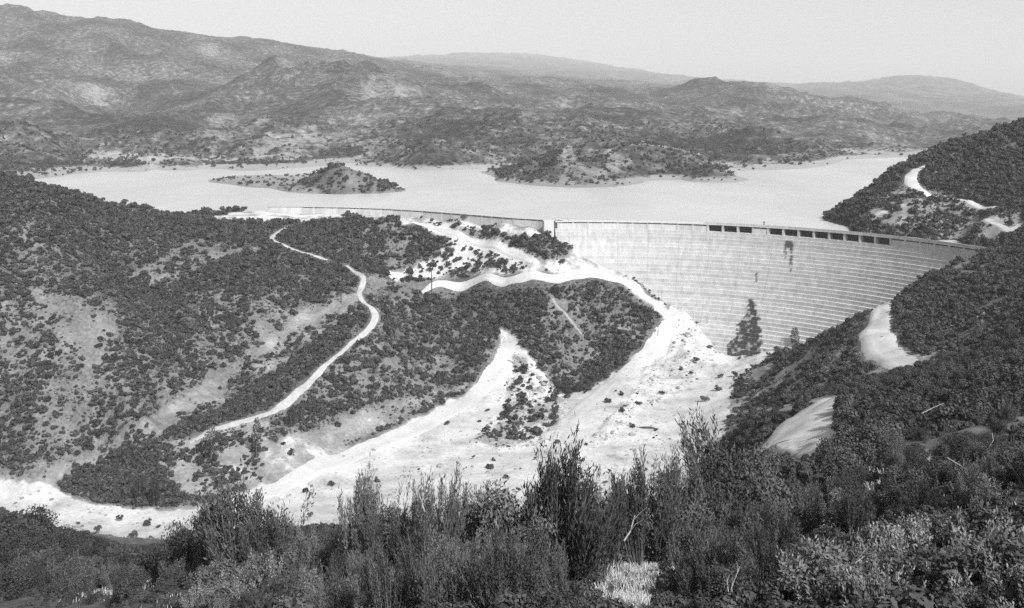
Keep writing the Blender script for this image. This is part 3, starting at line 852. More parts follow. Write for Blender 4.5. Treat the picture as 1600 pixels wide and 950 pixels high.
def scrub_mesh(seed, n=130, size=.2, lumps=5, tall=.8):
    """a rounded chaparral bush about one metre across, made of leaf sprays over several lobes"""
    rng = np.random.default_rng(seed)
    C = np.c_[rng.uniform(-.25, .25, lumps), rng.uniform(-.25, .25, lumps), rng.uniform(.2, .55, lumps) * tall]
    R = rng.uniform(.17, .32, lumps)
    k = rng.integers(0, lumps, n)
    D = rand_dirs(n, rng); D[:, 2] = np.abs(D[:, 2]) * 1.1 - .25
    P = C[k] + D * (R[k] * rng.uniform(.55, 1.08, n))[:, None]
    P[:, 2] = np.maximum(P[:, 2], 0)
    A = np.cross(D, rand_dirs(n, rng)); A /= np.linalg.norm(A, axis=1, keepdims=True)
    A = A + D * .35 + rand_dirs(n, rng) * .25; A /= np.linalg.norm(A, axis=1, keepdims=True)
    V, Fq = leaf_cloud(P - A * size * .5, A, rng.uniform(.7, 1.4, n) * size, rng.uniform(.6, 1.1, n) * size, rng, D)
    tone = rng.uniform(0, 1, lumps)[k] * .6 + rng.uniform(0, .4, n)
    return leaf_mesh('scrub_bush', V, Fq, tone)

def hidden(name, me, mat):
    o = bpy.data.objects.new(name, me); me.materials.append(mat); return o

FINE = [scrub_mesh(150 + i, 900, .085, [7, 6, 8, 5][i], [.85, .75, 1.0, .8][i]) for i in range(4)]
LIB2 = bpy.data.collections.new('near_plant_library')
for i, me in enumerate(FINE): LIB2.objects.link(hidden('near_scrub_%d' % i, me, M_SCRUB))
LIB = bpy.data.collections.new('plant_library')       # not linked to the scene: only a source for the scrub
SCRUB = [scrub_mesh(100 + i, [150, 130, 110, 150, 120, 140][i], [.19, .2, .22, .17, .2, .2][i], [6, 5, 4, 7, 3, 6][i], [.8, .7, .95, .65, 1.3, .8][i]) for i in range(6)]
for i, me in enumerate(SCRUB): LIB.objects.link(hidden('scrub_%d' % i, me, M_SCRUB))

# ------------------------------------------------------------------ where the scrub grows
def scrub_points():
    dX = (PXS[1:] - PXS[:-1])[None, :] / F * DS[:-1, None]
    dY = (DS[1:] - DS[:-1])[:, None]
    area = dX * dY
    d = DS[:-1, None] + 0 * dX
    s = np.where(d < 500, np.maximum(1.5, d * .0050), 2.5 + (d - 500) * .0016)
    vis = VPY[:-1, :-1] <= RUNMIN[:-1, :-1] + 5 * F / d + 8
    ok = vis & (PX[:-1, :-1] > -140) & (PX[:-1, :-1] < 1740) & (d > 66) & (d < 1500)
    ok &= ~((GZ[:-1, :-1] < .25) & (d > 700))
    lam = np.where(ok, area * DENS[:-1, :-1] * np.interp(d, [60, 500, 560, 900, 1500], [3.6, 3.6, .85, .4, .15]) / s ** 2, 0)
    cnt = RNG.poisson(lam)
    r, c = np.nonzero(cnt)
    rep = cnt[r, c]
    r = np.repeat(r, rep); c = np.repeat(c, rep)
    a, b = RNG.random(len(r)), RNG.random(len(r))
    Y = DS[r] + b * (DS[r + 1] - DS[r]); px = PXS[c] + a * (PXS[c + 1] - PXS[c]); X = (px - CX) / F * Y
    size = (np.where(Y < 500, np.maximum(1.5, Y * .0050), 2.5 + (Y - 500) * .0016)) * np.clip(RNG.lognormal(-.08, .45, len(Y)) * (.7 + .6 * fbm(X / 11, Y / 11, 19, 3)), .3, 1.9)
    Z = height(X, Y) - .05 * size
    keep = np.ones(len(X), bool)
    # keep roads, dam and lake clear
    for i in range(0, len(X), 4000):
        dd = np.hypot(X[i:i + 4000, None] - ROAD_XY[None, :, 0], Y[i:i + 4000, None] - ROAD_XY[None, :, 1]) - ROAD_XY[None, :, 2]
        k2 = (Y[i:i + 4000] + size[i:i + 4000] * 1.1) / Y[i:i + 4000]       # also where a bush would stand right in front of the road
        d2 = np.hypot((X[i:i + 4000] * k2)[:, None] - ROAD_XY[None, :, 0], (Y[i:i + 4000] * k2)[:, None] - ROAD_XY[None, :, 1]) - ROAD_XY[None, :, 2]
        keep[i:i + 4000] = (dd.min(1) > size[i:i + 4000] * .3) & (d2.min(1) > -.2)
    rr = np.hypot(X - DC[0], Y - DC[1]); th = np.arctan2(Y - DC[1], X - DC[0])
    s_ = (TH0 - th) * DR
    fo = np.array([face_off(z) for z in Z])
    keep &= ~((s_ > -3) & (s_ < DAM_LEN + 6) & (DR - rr < fo + .2) & (rr < DR + 6))
    shore = np.interp(CX + F * X / Y, [-400, 0, 80, 160, 240, 380, 430, 480, 600, 720, 876], [332, 372, 402, 442, 474, 530, 533, 530, 520, 494, 455])
    keep &= ~((Y > shore) & (Z < .25))
    px = CX + F * X / Y; top = HY + (EYE - Z - .8 * size) * F / Y
    keep &= ~((px > 1188) & (px < 1312) & (Y < 150) & (top > 615) & (top < 705))          # open ground below the small road patch
    edge = np.interp(px, [-100, 0, 40, 70, 100, 150, 200, 270, 320], [800, 800, 792, 800, 828, 836, 850, 846, 790])
    keep &= ~((px < 330) & (Y < 238) & (top < edge))
    return X[keep], Y[keep], Z[keep], size[keep]
SX, SY, SZ, SS = scrub_points()

def scrub_field(name, label, X, Y, Z, S, lib=LIB, kinds=len(SCRUB)):
    me = bpy.data.meshes.new(name)
    me.vertices.add(len(X)); me.vertices.foreach_set('co', np.c_[X, Y, Z].astype(np.float32).ravel())
    attr(me, 'size', S); attr(me, 'turn', RNG.uniform(0, 6.28, len(X))); attr(me, 'squash', RNG.uniform(.75, 1.15, len(X)))
    a = me.attributes.new('which', 'INT', 'POINT'); a.data.foreach_set('value', RNG.integers(0, kinds, len(X)).astype(np.int32))
    o = obj(name, me)
    tag(o, label, kind='stuff')
    gnt = bpy.data.node_groups.new('scatter', 'GeometryNodeTree')
    gnt.interface.new_socket('Geometry', in_out='INPUT', socket_type='NodeSocketGeometry')
    gnt.interface.new_socket('Geometry', in_out='OUTPUT', socket_type='NodeSocketGeometry')
    N = gnt.nodes; Lk = gnt.links
    gi, go = N.new('NodeGroupInput'), N.new('NodeGroupOutput')
    ci = N.new('GeometryNodeCollectionInfo'); ci.inputs['Collection'].default_value = lib
    ci.inputs['Separate Children'].default_value = True; ci.inputs['Reset Children'].default_value = True
    ip = N.new('GeometryNodeInstanceOnPoints'); ip.inputs['Pick Instance'].default_value = True
    def na(nm, t='FLOAT'):
        x = N.new('GeometryNodeInputNamedAttribute'); x.data_type = t; x.inputs['Name'].default_value = nm
        return x.outputs['Attribute']
    cs = N.new('ShaderNodeCombineXYZ'); mu = N.new('ShaderNodeMath'); mu.operation = 'MULTIPLY'
    sz = na('size'); Lk.new(sz, cs.inputs[0]); Lk.new(sz, cs.inputs[1]); Lk.new(sz, mu.inputs[0]); Lk.new(na('squash'), mu.inputs[1]); Lk.new(mu.outputs[0], cs.inputs[2])
    cr = N.new('ShaderNodeCombineXYZ'); Lk.new(na('turn'), cr.inputs[2])
    er = N.new('FunctionNodeEulerToRotation'); Lk.new(cr.outputs[0], er.inputs[0])
    mp = N.new('GeometryNodeMeshToPoints')
    Lk.new(gi.outputs[0], mp.inputs[0]); Lk.new(mp.outputs[0], ip.inputs['Points'])
    Lk.new(ci.outputs[0], ip.inputs['Instance']); Lk.new(na('which', 'INT'), ip.inputs['Instance Index'])
    Lk.new(er.outputs[0], ip.inputs['Rotation']); Lk.new(cs.outputs[0], ip.inputs['Scale'])
    Lk.new(ip.outputs[0], go.inputs[0])
    md = o.modifiers.new('scatter', 'NODES'); md.node_group = gnt
    return o

# a lower, greyer layer of sage between the bushes of the middle hillsides
SAGE = [scrub_mesh(180 + i, 60, .26, 3, .7) for i in range(3)]
LIB3 = bpy.data.collections.new('sage_library')
for i, me in enumerate(SAGE): LIB3.objects.link(hidden('sage_%d' % i, me, M_SAGE))
def sage():
    n = 120000
    px = RNG.uniform(-60, 1660, n); Y = np.sqrt(RNG.uniform(215 ** 2, 480 ** 2, n)); X = (px - CX) / F * Y
    Z = height(X, Y)
    ri = np.clip(np.searchsorted(DS, Y), 0, len(DS) - 1); ci = np.clip(np.searchsorted(PXS, px), 0, len(PXS) - 1)
    vis = VPY[ri, ci] <= RUNMIN[ri, ci] + 8
    pale = BARE[ri, ci]
    k = vis & (RNG.random(n) < np.where(pale > .8, .06, .75) * sstep(.3, .6, fbm(X / 8, Y / 8, 91, 3))) & (DENS[ri, ci] > .02)
    X, Y, Z = X[k], Y[k], Z[k]
    ok = np.ones(len(X), bool)
    for i in range(0, len(X), 4000):
        ok[i:i + 4000] = (np.hypot(X[i:i + 4000, None] - ROAD_XY[None, :, 0], Y[i:i + 4000, None] - ROAD_XY[None, :, 1]) - ROAD_XY[None, :, 2]).min(1) > .2
    rr = np.hypot(X - DC[0], Y - DC[1])
    ok &= ~((CX + F * X / Y > 880) & (DR - rr < 30) & (Z < -1) & (np.array([DR - r < face_off(z) + .3 for r, z in zip(rr, Z)])))
    X, Y, Z = X[ok], Y[ok], Z[ok]
    scrub_field('shrubbery', 'low grey sage scattered between the darker bushes', X, Y, Z, RNG.lognormal(-.25, .35, len(X)), LIB3, len(SAGE))
near = SY < 215
order = np.argsort(-(SS / SY))
single = np.zeros(len(SX), bool)
cand = [i for i in order if near[i] and 0 < CX + F * SX[i] / SY[i] < 1600 and HY + (EYE - SZ[i]) * F / SY[i] < 960]
single[cand[:70]] = True
print('SCRUB', len(SX), 'near', near.sum(), 'single', single.sum())
rest = ~single
sage()
far_ = SY > 560
mid_ = ~far_ & ~near
scrub_field('shrubbery', 'dark chaparral scrub covering the slopes nearest the camera', SX[rest & near], SY[rest & near], SZ[rest & near], SS[rest & near], LIB2, len(FINE))
scrub_field('shrubbery', 'low dark chaparral scrub speckled over the middle hillsides', SX[rest & mid_], SY[rest & mid_], SZ[rest & mid_], SS[rest & mid_])
scrub_field('shrubbery', 'fine dark scrub dotting the hills beyond the lake', SX[rest & far_], SY[rest & far_], SZ[rest & far_], SS[rest & far_])

# ------------------------------------------------------------------ single shrubs, trees and twigs of the near slope
def brush_parts(seed, stems=34, per=105, spread=.55, lean=.9, leaf=(.062, .016), h=1.0):
    """upright brush about one unit tall: stems, and short leaf sprays along them"""
    rng = np.random.default_rng(seed)
    mb = MB(); Ps, As = [], []
    nc_ = int(rng.integers(5, 9))
    cth, cr, ch = rng.uniform(0, 6.283, nc_), spread * np.sqrt(rng.random(nc_)) * 1.15, rng.uniform(.5, 1.12, nc_)
    ch[0], cr[0] = 1.1, .15 * spread
    for i in range(stems):
        k = int(rng.integers(0, nc_))
        th = cth[k] + rng.normal(0, .35); r = cr[k] * rng.uniform(.7, 1.2) + abs(rng.normal(0, .07)); hh = h * ch[k] * rng.uniform(.72, 1.06)
        b = np.array([math.cos(th), math.sin(th), 0]) * r * .25
        e = np.array([math.cos(th) * r, math.sin(th) * r, hh]) + np.r_[rng.normal(0, .05, 2), 0]
        c = (b + e) / 2 + np.array([math.cos(th), math.sin(th), -.3]) * r * .25 * lean
        t = np.linspace(0, 1, 6)[:, None]
        pts = (1 - t) ** 2 * b + 2 * t * (1 - t) * c + t ** 2 * e
        mb.tube([tuple(p) for p in pts], list(np.linspace(.011, .003, 6)), 3)
        tt = rng.uniform(.22, 1.0, per) ** .8
        q = ((1 - tt) ** 2)[:, None] * b + (2 * tt * (1 - tt))[:, None] * c + (tt ** 2)[:, None] * e
        tan = (e - c) * tt[:, None] + (c - b) * (1 - tt)[:, None]; tan /= np.linalg.norm(tan, axis=1, keepdims=True)
        q = q + rand_dirs(per, rng) * (rng.random(per) ** .7 * .085)[:, None]
        a = tan * .75 + rand_dirs(per, rng) * .65; a /= np.linalg.norm(a, axis=1, keepdims=True)
        Ps.append(q); As.append(a)
    P = np.concatenate(Ps); A = np.concatenate(As); n = len(P)
    V, Fq = leaf_cloud(P, A, rng.uniform(.6, 1.3, n) * leaf[0], rng.uniform(.7, 1.3, n) * leaf[1], rng)
    tone = np.repeat(rng.uniform(0, 1, stems) ** 1.6, per) * .55 + rng.uniform(0, .5, n)
    st = bpy.data.meshes.new('stems'); st.from_pydata(mb.v, [], mb.f); st.update()
    return st, leaf_mesh('foliage', V, Fq, tone)

def broad_parts(seed, leaf=(.042, .026), n=6000, lumps=12):
    """a rounded leafy shrub about one unit tall and wide"""
    rng = np.random.default_rng(seed)
    C = np.c_[rng.uniform(-.36, .36, lumps), rng.uniform(-.36, .36, lumps), rng.uniform(.25, .8, lumps)]
    C[:, 2] *= 1 - .5 * (C[:, 0] ** 2 + C[:, 1] ** 2)
    R = rng.uniform(.14, .26, lumps)
    k = rng.integers(0, lumps, n)
    D = rand_dirs(n, rng)
    P = C[k] + D * (R[k] * rng.uniform(.45, 1.05, n))[:, None]
    P[:, 2] = np.abs(P[:, 2])
    A = np.cross(D, rand_dirs(n, rng)) + D * .5 + rand_dirs(n, rng) * .4; A /= np.linalg.norm(A, axis=1, keepdims=True)
    V, Fq = leaf_cloud(P, A, rng.uniform(.6, 1.3, n) * leaf[0], rng.uniform(.6, 1.3, n) * leaf[1], rng, D)
    mb = MB()
    for c in C:
        mb.tube([(0, 0, -.05), tuple(c * np.array([.4, .4, .5])), tuple(c)], [.022, .014, .005], 4)
    st = bpy.data.meshes.new('stems'); st.from_pydata(mb.v, [], mb.f); st.update()
    return st, leaf_mesh('foliage', V, Fq, rng.uniform(0, 1, lumps)[k] * .5 + rng.uniform(0, .5, n))

PLANTS = {}
def plant(kind, parts, mat):
    st, fo = parts
    st.materials.append(M_STEM); fo.materials.append(mat)
    PLANTS.setdefault(kind, []).append((st, fo))
for i in range(5): plant('brush', brush_parts(300 + i, [50, 44, 54, 40, 48][i], 125, [.5, .42, .6, .45, .55][i]), M_CHAM)
for i in range(4): plant('broad', broad_parts(340 + i), M_SCRUB)
for i in range(3): plant('pale', brush_parts(360 + i, 30, 70, .6, 1.3, (.07, .026)), M_PALE)
for i in range(3): plant('leafy', broad_parts(380 + i, (.05, .022), 4600, 10), M_CHAM)

LANDMARKS = [(300, 'the road bend bush'), (382, 'the tall twiggy bush'), (480, 'the pale wash'), (570, 'the twin brush peaks'), (655, 'the leaning bare stick'), (705, 'the tall dry stalk'), (760, 'the brush saddle'), (840, 'the central clump'), (905, 'the clump top'), (985, 'the grass hollow'), (1060, 'the pale floor end'), (1140, 'the road patch brush'), (1240, 'the small road patch'), (1330, 'the large black bush'), (1420, 'the black bush edge'), (1500, 'the long slanted stick'), (1580, 'the right picture edge'), (30, 'the white road gap'), (110, 'the valley road corner'), (190, 'the pale grass patch')]
KIND_WORDS = {'bold': 'large leaved shrub', 'brush': 'upright fine brush', 'leafy': 'leafy grey bush', 'broad': 'dark rounded bush', 'pale': 'pale tipped shrub'}
def slope_label(kind, px, row, h):
    mark = min(LANDMARKS, key=lambda q: abs(q[0] - px))[1]
    size = 'tall' if h > 1.25 else ('low' if h < .85 else 'mid sized')
    where = 'at the bottom' if row > 900 else ('halfway down' if row > 800 else 'high up')
    return (size + ' ' + KIND_WORDS[kind], where + ' below ' + mark)
PENDING = []                 # (object, head of label, tail of label): look-alikes get their place in the row added
def later(o, head, tail, cat, group):
    tag(o, None, cat, group); PENDING.append((o, head, tail))
def settle_labels():
    names = ['leftmost', 'second from left', 'third from left', 'fourth from left', 'fifth from left', 'sixth from left', 'seventh from left', 'eighth from left', 'ninth from left', 'tenth from left', 'eleventh from left', 'twelfth from left', 'thirteenth from left', 'fourteenth from left', 'fifteenth from left', 'sixteenth from left', 'seventeenth from left', 'eighteenth from left']
    bag = {}
    for o, h, t in PENDING: bag.setdefault((h, t), []).append(o)
    for (h, t), os_ in bag.items():
        os_.sort(key=lambda o: o.location.x / o.location.y)
        for i, o in enumerate(os_):
            o['label'] = h + ' ' + t if len(os_) == 1 else '%s, %s, %s' % (h, names[i] if i < 18 else 'among the rightmost', t)

for i in range(3): plant('bold', broad_parts(390 + i, (.10, .045), 1500, 11), M_CHAM)
def put_shrub(kind, X, Y, hgt, wid, label, group, name='shrub', cat='shrub', sink=.06):
    st, fo = random.choice(PLANTS[kind])
    o = obj(name, st, loc=(X, Y, float(height(X, Y)) - sink * hgt))
    o.scale = (wid, wid, hgt); o.rotation_euler = (random.uniform(-.16, .16), random.uniform(-.16, .16), random.uniform(0, 6.28))
    f = obj('foliage', fo, parent=o)
    if label is None:
        px = CX + F * X / Y; later(o, *slope_label(kind, px, HY + (EYE - o.location.z - hgt * .5) * F / Y, hgt), cat, group)
    else: tag(o, label, cat, group)
    return o

def row_at(px, d):
    X = (px - CX) / F * d
    z = float(height(X, d)); return HY + (EYE - z) * F / d, X

def by_top(kind, px, d, top, label, group, wf=.8, **kw):
    r, X = row_at(px, d)
    h = max(.35, (r - top) * d / F)
    return put_shrub(kind, X, d, h * 1.06, max(.5, h * wf), label, group, **kw)

G1 = 'brush along the brow of the near slope'
BROW = [
 (330, 48, 772, 'brush', .75, 'big dark bush at the brow where the valley road passes behind'),
 (382, 46, 765, 'brush', .8, 'tall dark bush on the brow with twiggy top against the pale wash'),
 (290, 52, 812, 'broad', .9, 'round dark bush beside the big bush at the road bend'),
 (428, 43, 812, 'brush', .9, 'dark bush sloping down beside the tall twiggy bush'),
 (245, 56, 838, 'broad', .9, 'small round dark bush beside the pale grass gap'),
 (480, 25, 838, 'brush', .8, 'low brush at the start of the pale wash'),
 (522, 22, 800, 'leafy', .85, 'grey upright brush left of the twin brush peaks'),
 (562, 20, 768, 'brush', .5, 'upright brush in front of its slightly taller twin'),
 (580, 21, 750, 'brush', .5, 'pointed upright brush rising to a peak against the wash'),
 (612, 21, 792, 'leafy', .85, 'low dip of brush between two pointed peaks'),
 (640, 19, 775, 'brush', .55, 'dark brush with a bare stick leaning out of it'),
 (672, 18, 750, 'brush', .5, 'dark pointed brush beside the tall thin dry stalk'),
 (702, 20, 784, 'brush', .6, 'brush at the foot of the tall thin dry stalk'),
 (742, 19, 797, 'leafy', .85, 'low grey brush in the saddle before the large clump'),
 (772, 19, 775, 'brush', .6, 'brush at the near end of the large central clump'),
 (800, 18, 742, 'leafy', .85, 'brush shoulder of the large central clump'),
 (838, 19, 706, 'brush', .5, 'tall dark brush forming one peak of the large central clump'),
 (872, 18, 698, 'brush', .52, 'tallest brush in the middle of the large central clump'),
 (908, 19, 703, 'leafy', .85, 'tall grey brush at the far top of the large central clump'),
 (938, 20, 742, 'brush', .55, 'brush falling away beyond the large central clump'),
 (966, 25, 757, 'leafy', .85, 'low dark brush between the central clump and the next rise'),
 (1000, 23, 734, 'brush', .5, 'dark upright brush with a thin tip against the pale floor'),
 (1032, 25, 748, 'brush', .6, 'dark brush just beyond the thin tipped brush'),
 (1062, 26, 735, 'leafy', .85, 'dark brush halfway along the rise towards the road patch'),
 (1085, 27, 720, 'brush', .55, 'dark brush where the pale floor ends'),
 (1118, 30, 690, 'leafy', .85, 'grey brush climbing towards the small road patch'),
 (1150, 33, 668, 'brush', .6, 'tall grey brush beside the small road patch'),
 (1188, 36, 690, 'leafy', .85, 'loose grey brush at the foot of the small road patch'),
 (1335, 52, 640, 'broad', .9, 'large black bush overlapping the right edge of the road patch'),
 (1310, 46, 668, 'broad', .9, 'black bush under the road patch'),
 (1375, 56, 648, 'broad', .9, 'dark rounded bush behind the large black bush'),
 (30, 96, 790, 'broad', 1.1, 'spreading dark bush at the valley road in the lower corner'),
 (62, 104, 786, 'broad', 1.1, 'grey topped spreading bush overhanging the pale road'),
 (14, 84, 836, 'broad', 1.1, 'dark bush under the small white road gap'),
 (95, 92, 818, 'broad', 1.1, 'dark bush right of the small white road gap'),
 (132, 88, 838, 'broad', 1.0, 'dark bush at the head of the pale grass patch'),
 (182, 74, 852, 'broad', .9, 'dark round bush standing alone in the pale grass patch'),
]
for px, d, top, kind, wf, lab in BROW:
    by_top(kind, px, d, top, lab, G1, wf)

# lower rows of brush filling the near slope
rnd = random.Random(5)
ZONES = [
 ((0, 140, 60, 96), 16, 'broad', (1.6, 2.9), 1.1, 'dark rounded bush in the thicket below the white road gap', 'thicket in the lower left corner'),
 ((140, 300, 44, 80), 9, 'broad', (1.0, 1.8), 1.0, 'small dark bush among the pale grass in the lower left', 'bushes among the pale grass'),
 ((290, 450, 30, 46), 13, 'bold', (.9, 1.7), .95, 'leafy grey bush in front of the big dark bushes at the road bend', 'leafy bushes below the road bend'),
 ((450, 700, 12.5, 20), 24, 'brush', (.7, 1.15), .75, 'fine upright brush below the pointed brush peaks', 'brush below the pointed peaks'),
 ((690, 890, 12.5, 18), 22, 'brush', (.7, 1.2), .75, 'grey green brush in front of the large central clump', 'brush in front of the central clump'),
 ((1072, 1270, 14, 30), 30, 'brush', (.7, 1.3), .75, 'dark brush on the slope between grass hollow and road patch', 'brush between hollow and road patch'),
 ((1260, 1480, 24, 48), 20, 'brush', (.9, 1.5), .85, 'dark brush under the large black bush', 'brush under the black bush'),
 ((1260, 1600, 10.5, 17), 24, 'bold', (.4, 1.0), 1.05, 'leafy low shrub in the lower right corner', 'leafy shrubs in the lower right corner'),
 ((1280, 1600, 11, 22), 10, 'pale', (.5, .8), 1.1, 'pale blossoming low shrub among darker leaves', 'pale shrubs in the lower right corner'),
 ((1400, 1640, 22, 66), 36, 'broad', (.9, 1.5), 1.0, 'rough grey shrub on the near slope at the right edge', 'grey shrubs at the right edge'),
 ((1360, 1680, 8.5, 11.5), 14, 'bold', (.45, .8), 1.1, '', 'leafy shrubs in the lower right corner'),
 ((300, 420, 26, 36), 5, 'pale', (.5, .8), 1.1, 'pale tipped low shrub below the big bush at the road bend', 'pale tipped shrubs below the road bend'),
]
for (x0, x1, d0, d1), n, kind, (h0, h1), wf, lab, grp in ZONES:
    placed = []
    for _ in range(n):
        for _try in range(12):
            px, d = rnd.uniform(x0, x1), math.exp(rnd.uniform(math.log(d0), math.log(d1)))
            X = (px - CX) / F * d
            if all(math.hypot(X - a, d - b) > .45 for a, b in placed): break
        placed.append((X, d))
        h = rnd.uniform(h0, h1)
        put_shrub(kind if rnd.random() < .72 else {'brush': 'leafy', 'broad': 'brush', 'leafy': 'brush', 'pale': 'bold', 'bold': 'pale'}[kind], X, d, h, h * wf * rnd.uniform(.8, 1.15), None, grp)

# the nearest of the hillside scrub stand as single bushes
def zone_label(px, py, d, size):
    h = ('large' if size > 2.0 else ('mid sized' if size > 1.4 else 'small')) + ' dark bush'
    if px < 330: return h, ('low' if py > 870 else 'high') + ' on the bank ' + ('under the white road gap' if px < 130 else 'by the pale grass' if px < 240 else 'below the road bend'), 'bushes below the valley road bend'
    if px < 1130: return h, 'past the brow behind ' + min(LANDMARKS, key=lambda q: abs(q[0] - px))[1], 'bushes past the near brow'
    if py < 600: return h, 'on the slope above the wide road bend', 'bushes above the wide road bend'
    if px < 1330: return h, 'on the slope round the small road patch', 'bushes round the small road patch'
    where = 'at the right picture edge' if px > 1530 else ('over the long slanted stick' if px > 1440 else 'over the large black bush')
    return h, where + (' high up' if py < 640 else (' midway' if py < 680 else ' low down')) , 'bushes between the two road bends'
for i in np.nonzero(single)[0]:
    me = FINE[int(RNG.integers(0, len(FINE)))]
    px = CX + F * SX[i] / SY[i]; py = HY + (EYE - SZ[i]) * F / SY[i]
    o = obj('shrub', me, loc=(SX[i], SY[i], SZ[i]))
    o.scale = (SS[i], SS[i], SS[i] * random.uniform(.75, 1.15)); o.rotation_euler = (0, 0, random.uniform(0, 6.28))
    head, tail, grp = zone_label(px, py, SY[i], SS[i])
    later(o, head, tail, 'shrub', grp)

# slim dark trees on the valley side of the spur
def slim_tree(px, foot, top, dmin, wid, label):
    p = pick(px, foot, dmin)
    h = (foot - top) * p.y / F
    root = obj('slender_tree', None, loc=(p.x, p.y, p.z - .2)); tag(root, label, 'tree', 'slender trees on the valley side')
    rng = np.random.default_rng(int(px))
    mb = MB(); mb.tube([(0, 0, -.3), (rng.normal(0, .1), 0, h * .5), (rng.normal(0, .2), rng.normal(0, .1), h * .96)], [.16, .1, .03], 6)
    for k in range(7):
        z = h * rng.uniform(.2, .8); a = rng.uniform(0, 6.28); r = wid * .5 * (1 - .5 * z / h)
        mb.tube([(0, 0, z), (math.cos(a) * r * .6, math.sin(a) * r * .6, z + r * .7), (math.cos(a) * r, math.sin(a) * r, z + r * 1.5)], [.06, .04, .015], 4)
    mb.build('trunk', M_STEM, root)
    n = 900
    z = h * rng.beta(1.6, 1.5, n) ; z = np.clip(z, h * .06, h)
    prof = wid * .5 * np.sin(np.clip(z / h, .04, 1) * np.pi * .92 + .12) ** .7 * (1 + .35 * (vnoise(z * 1.3, z * 0 + px, 8) - .5))
    th = rng.uniform(0, 6.28, n); r = prof * rng.random(n) ** .45
    P = np.c_[np.cos(th) * r, np.sin(th) * r, z]
    A = np.c_[np.cos(th) * .5, np.sin(th) * .5, np.full(n, .7)] + rng.normal(0, .35, (n, 3)); A /= np.linalg.norm(A, axis=1, keepdims=True)
    V, Fq = leaf_cloud(P, A, rng.uniform(.3, .6, n), rng.uniform(.18, .35, n), rng)
    obj('crown', leaf_mesh('crown', V, Fq, rng.uniform(0, 1, n)), M_SCRUB, root)
slim_tree(401, 716, 652, 250, 2.6, 'tallest slim dark tree on the pale slope below the ridge track')
slim_tree(241, 792, 748, 250, 2.6, 'slim dark tree standing at the edge of the valley road')
slim_tree(218, 782, 742, 250, 3.0, 'dark tree just left of the tree at the road edge')
slim_tree(330, 726, 668, 250, 5.0, 'broad dark tree where the ridge track meets the pale slope')
slim_tree(455, 668, 636, 250, 3.2, 'short dark tree right of the tallest slim tree')
slim_tree(886, 616, 588, 330, 4.0, 'dark tree at the mouth of the gully by the wash')
slim_tree(905, 612, 596, 330, 3.4, 'low dark tree on the knoll edge by the wash')
slim_tree(1242, 546, 512, 250, 3.4, 'dark tree standing against the foot of the dam')
slim_tree(1216, 562, 548, 250, 3.4, 'short dark tree nearer the toe of the dam')
slim_tree(868, 462, 446, 380, 4.0, 'dark tree under the bench road at the top of the footpath')

# utility poles on the spur
def pole(px, foot, top, dmin, label):
    p = pick(px, foot, dmin); h = (foot - top) * p.y / F
    root = obj('utility_pole', None, loc=(p.x, p.y, p.z)); tag(root, label, 'utility pole', 'utility poles on the spur')
    m = MB(); m.tube([(0, 0, -1), (0, 0, h * .5), (0, 0, h)], [.26, .22, .17], 8); m.build('shaft', M_WOOD, root)
    m = MB(); m.box((0, -.22, h - .6), 2.6, .18, .2); m.build('crossarm', M_WOOD, root)
    for x in (-1.1, -.5, .5, 1.1):
        m = MB(); m.tube([(x, -.22, h - .5), (x, -.22, h - .25)], [.06, .07], 6); m.build('insulator', M_DARK, root)
pole(674.5, 466, 420, 380, 'tall dark utility pole standing on top of the middle spur')
pole(533, 474, 455, 360, 'short utility pole near the track on the spur shoulder')

# things on the dam
def crest_fixture():
    s = dam_s_of_px(1193.4)
    x, y = dam_pt(s, -.4)
    root = obj('crest_fixture', None, loc=(x, y, CREST)); tag(root, 'small dark upright fixture standing on the dam crest', 'fixture')
    m = MB(); m.box((0, 0, .15), .9, .7, .3); m.build('base', M_DARK, root)
    m = MB(); m.tube([(0, 0, .3), (0, 0, 1.7)], [.24, .2], 8); m.build('post', M_DARK, root)
    m = MB(); m.box((0, 0, 1.85), .62, .5, .5); m.build('cap', M_DARK, root)
crest_fixture()
def wing_platform():
    p = crest_pt(727, 334.2)
    root = obj('hanging_platform', None, loc=(p.x, p.y - 1.0, p.z)); tag(root, 'small dark railed platform hanging on the wing wall', 'platform')
    m = MB(); m.box((2.2, 0, -1.4), 4.6, 1.4, .18); m.build('deck', M_WOOD, root)
    for x in (0.1, 4.3):
        m = MB(); m.tube([(x, -.6, -1.4), (x, -.6, .6 if x < 1 else -.3)], [.09, .09], 5); m.build('post', M_WOOD, root)
    m = MB(); m.tube([(.1, -.6, -.2), (4.3, -.6, -.35)], [.06, .06], 5); m.build('rail', M_WOOD, root)
wing_platform()

# log on the wash
def drift_log():
    p = pick(1012, 670, 290)
    root = obj('drift_log', None, loc=p); tag(root, 'dark tapered log lying on the pale valley floor', 'log')
    m = MB(); m.tube([(-3.2, .5, .25), (-1.2, .1, .32), (1.2, -.2, .3), (3.0, -.5, .12)], [.06, .38, .42, .1], 7); m.build('trunk', M_WOOD, root)
    m = MB(); m.tube([(.6, -.1, .5), (1.3, .5, .9), (1.7, .8, 1.0)], [.12, .08, .03], 5); m.build('branch_stub', M_WOOD, root)
drift_log()

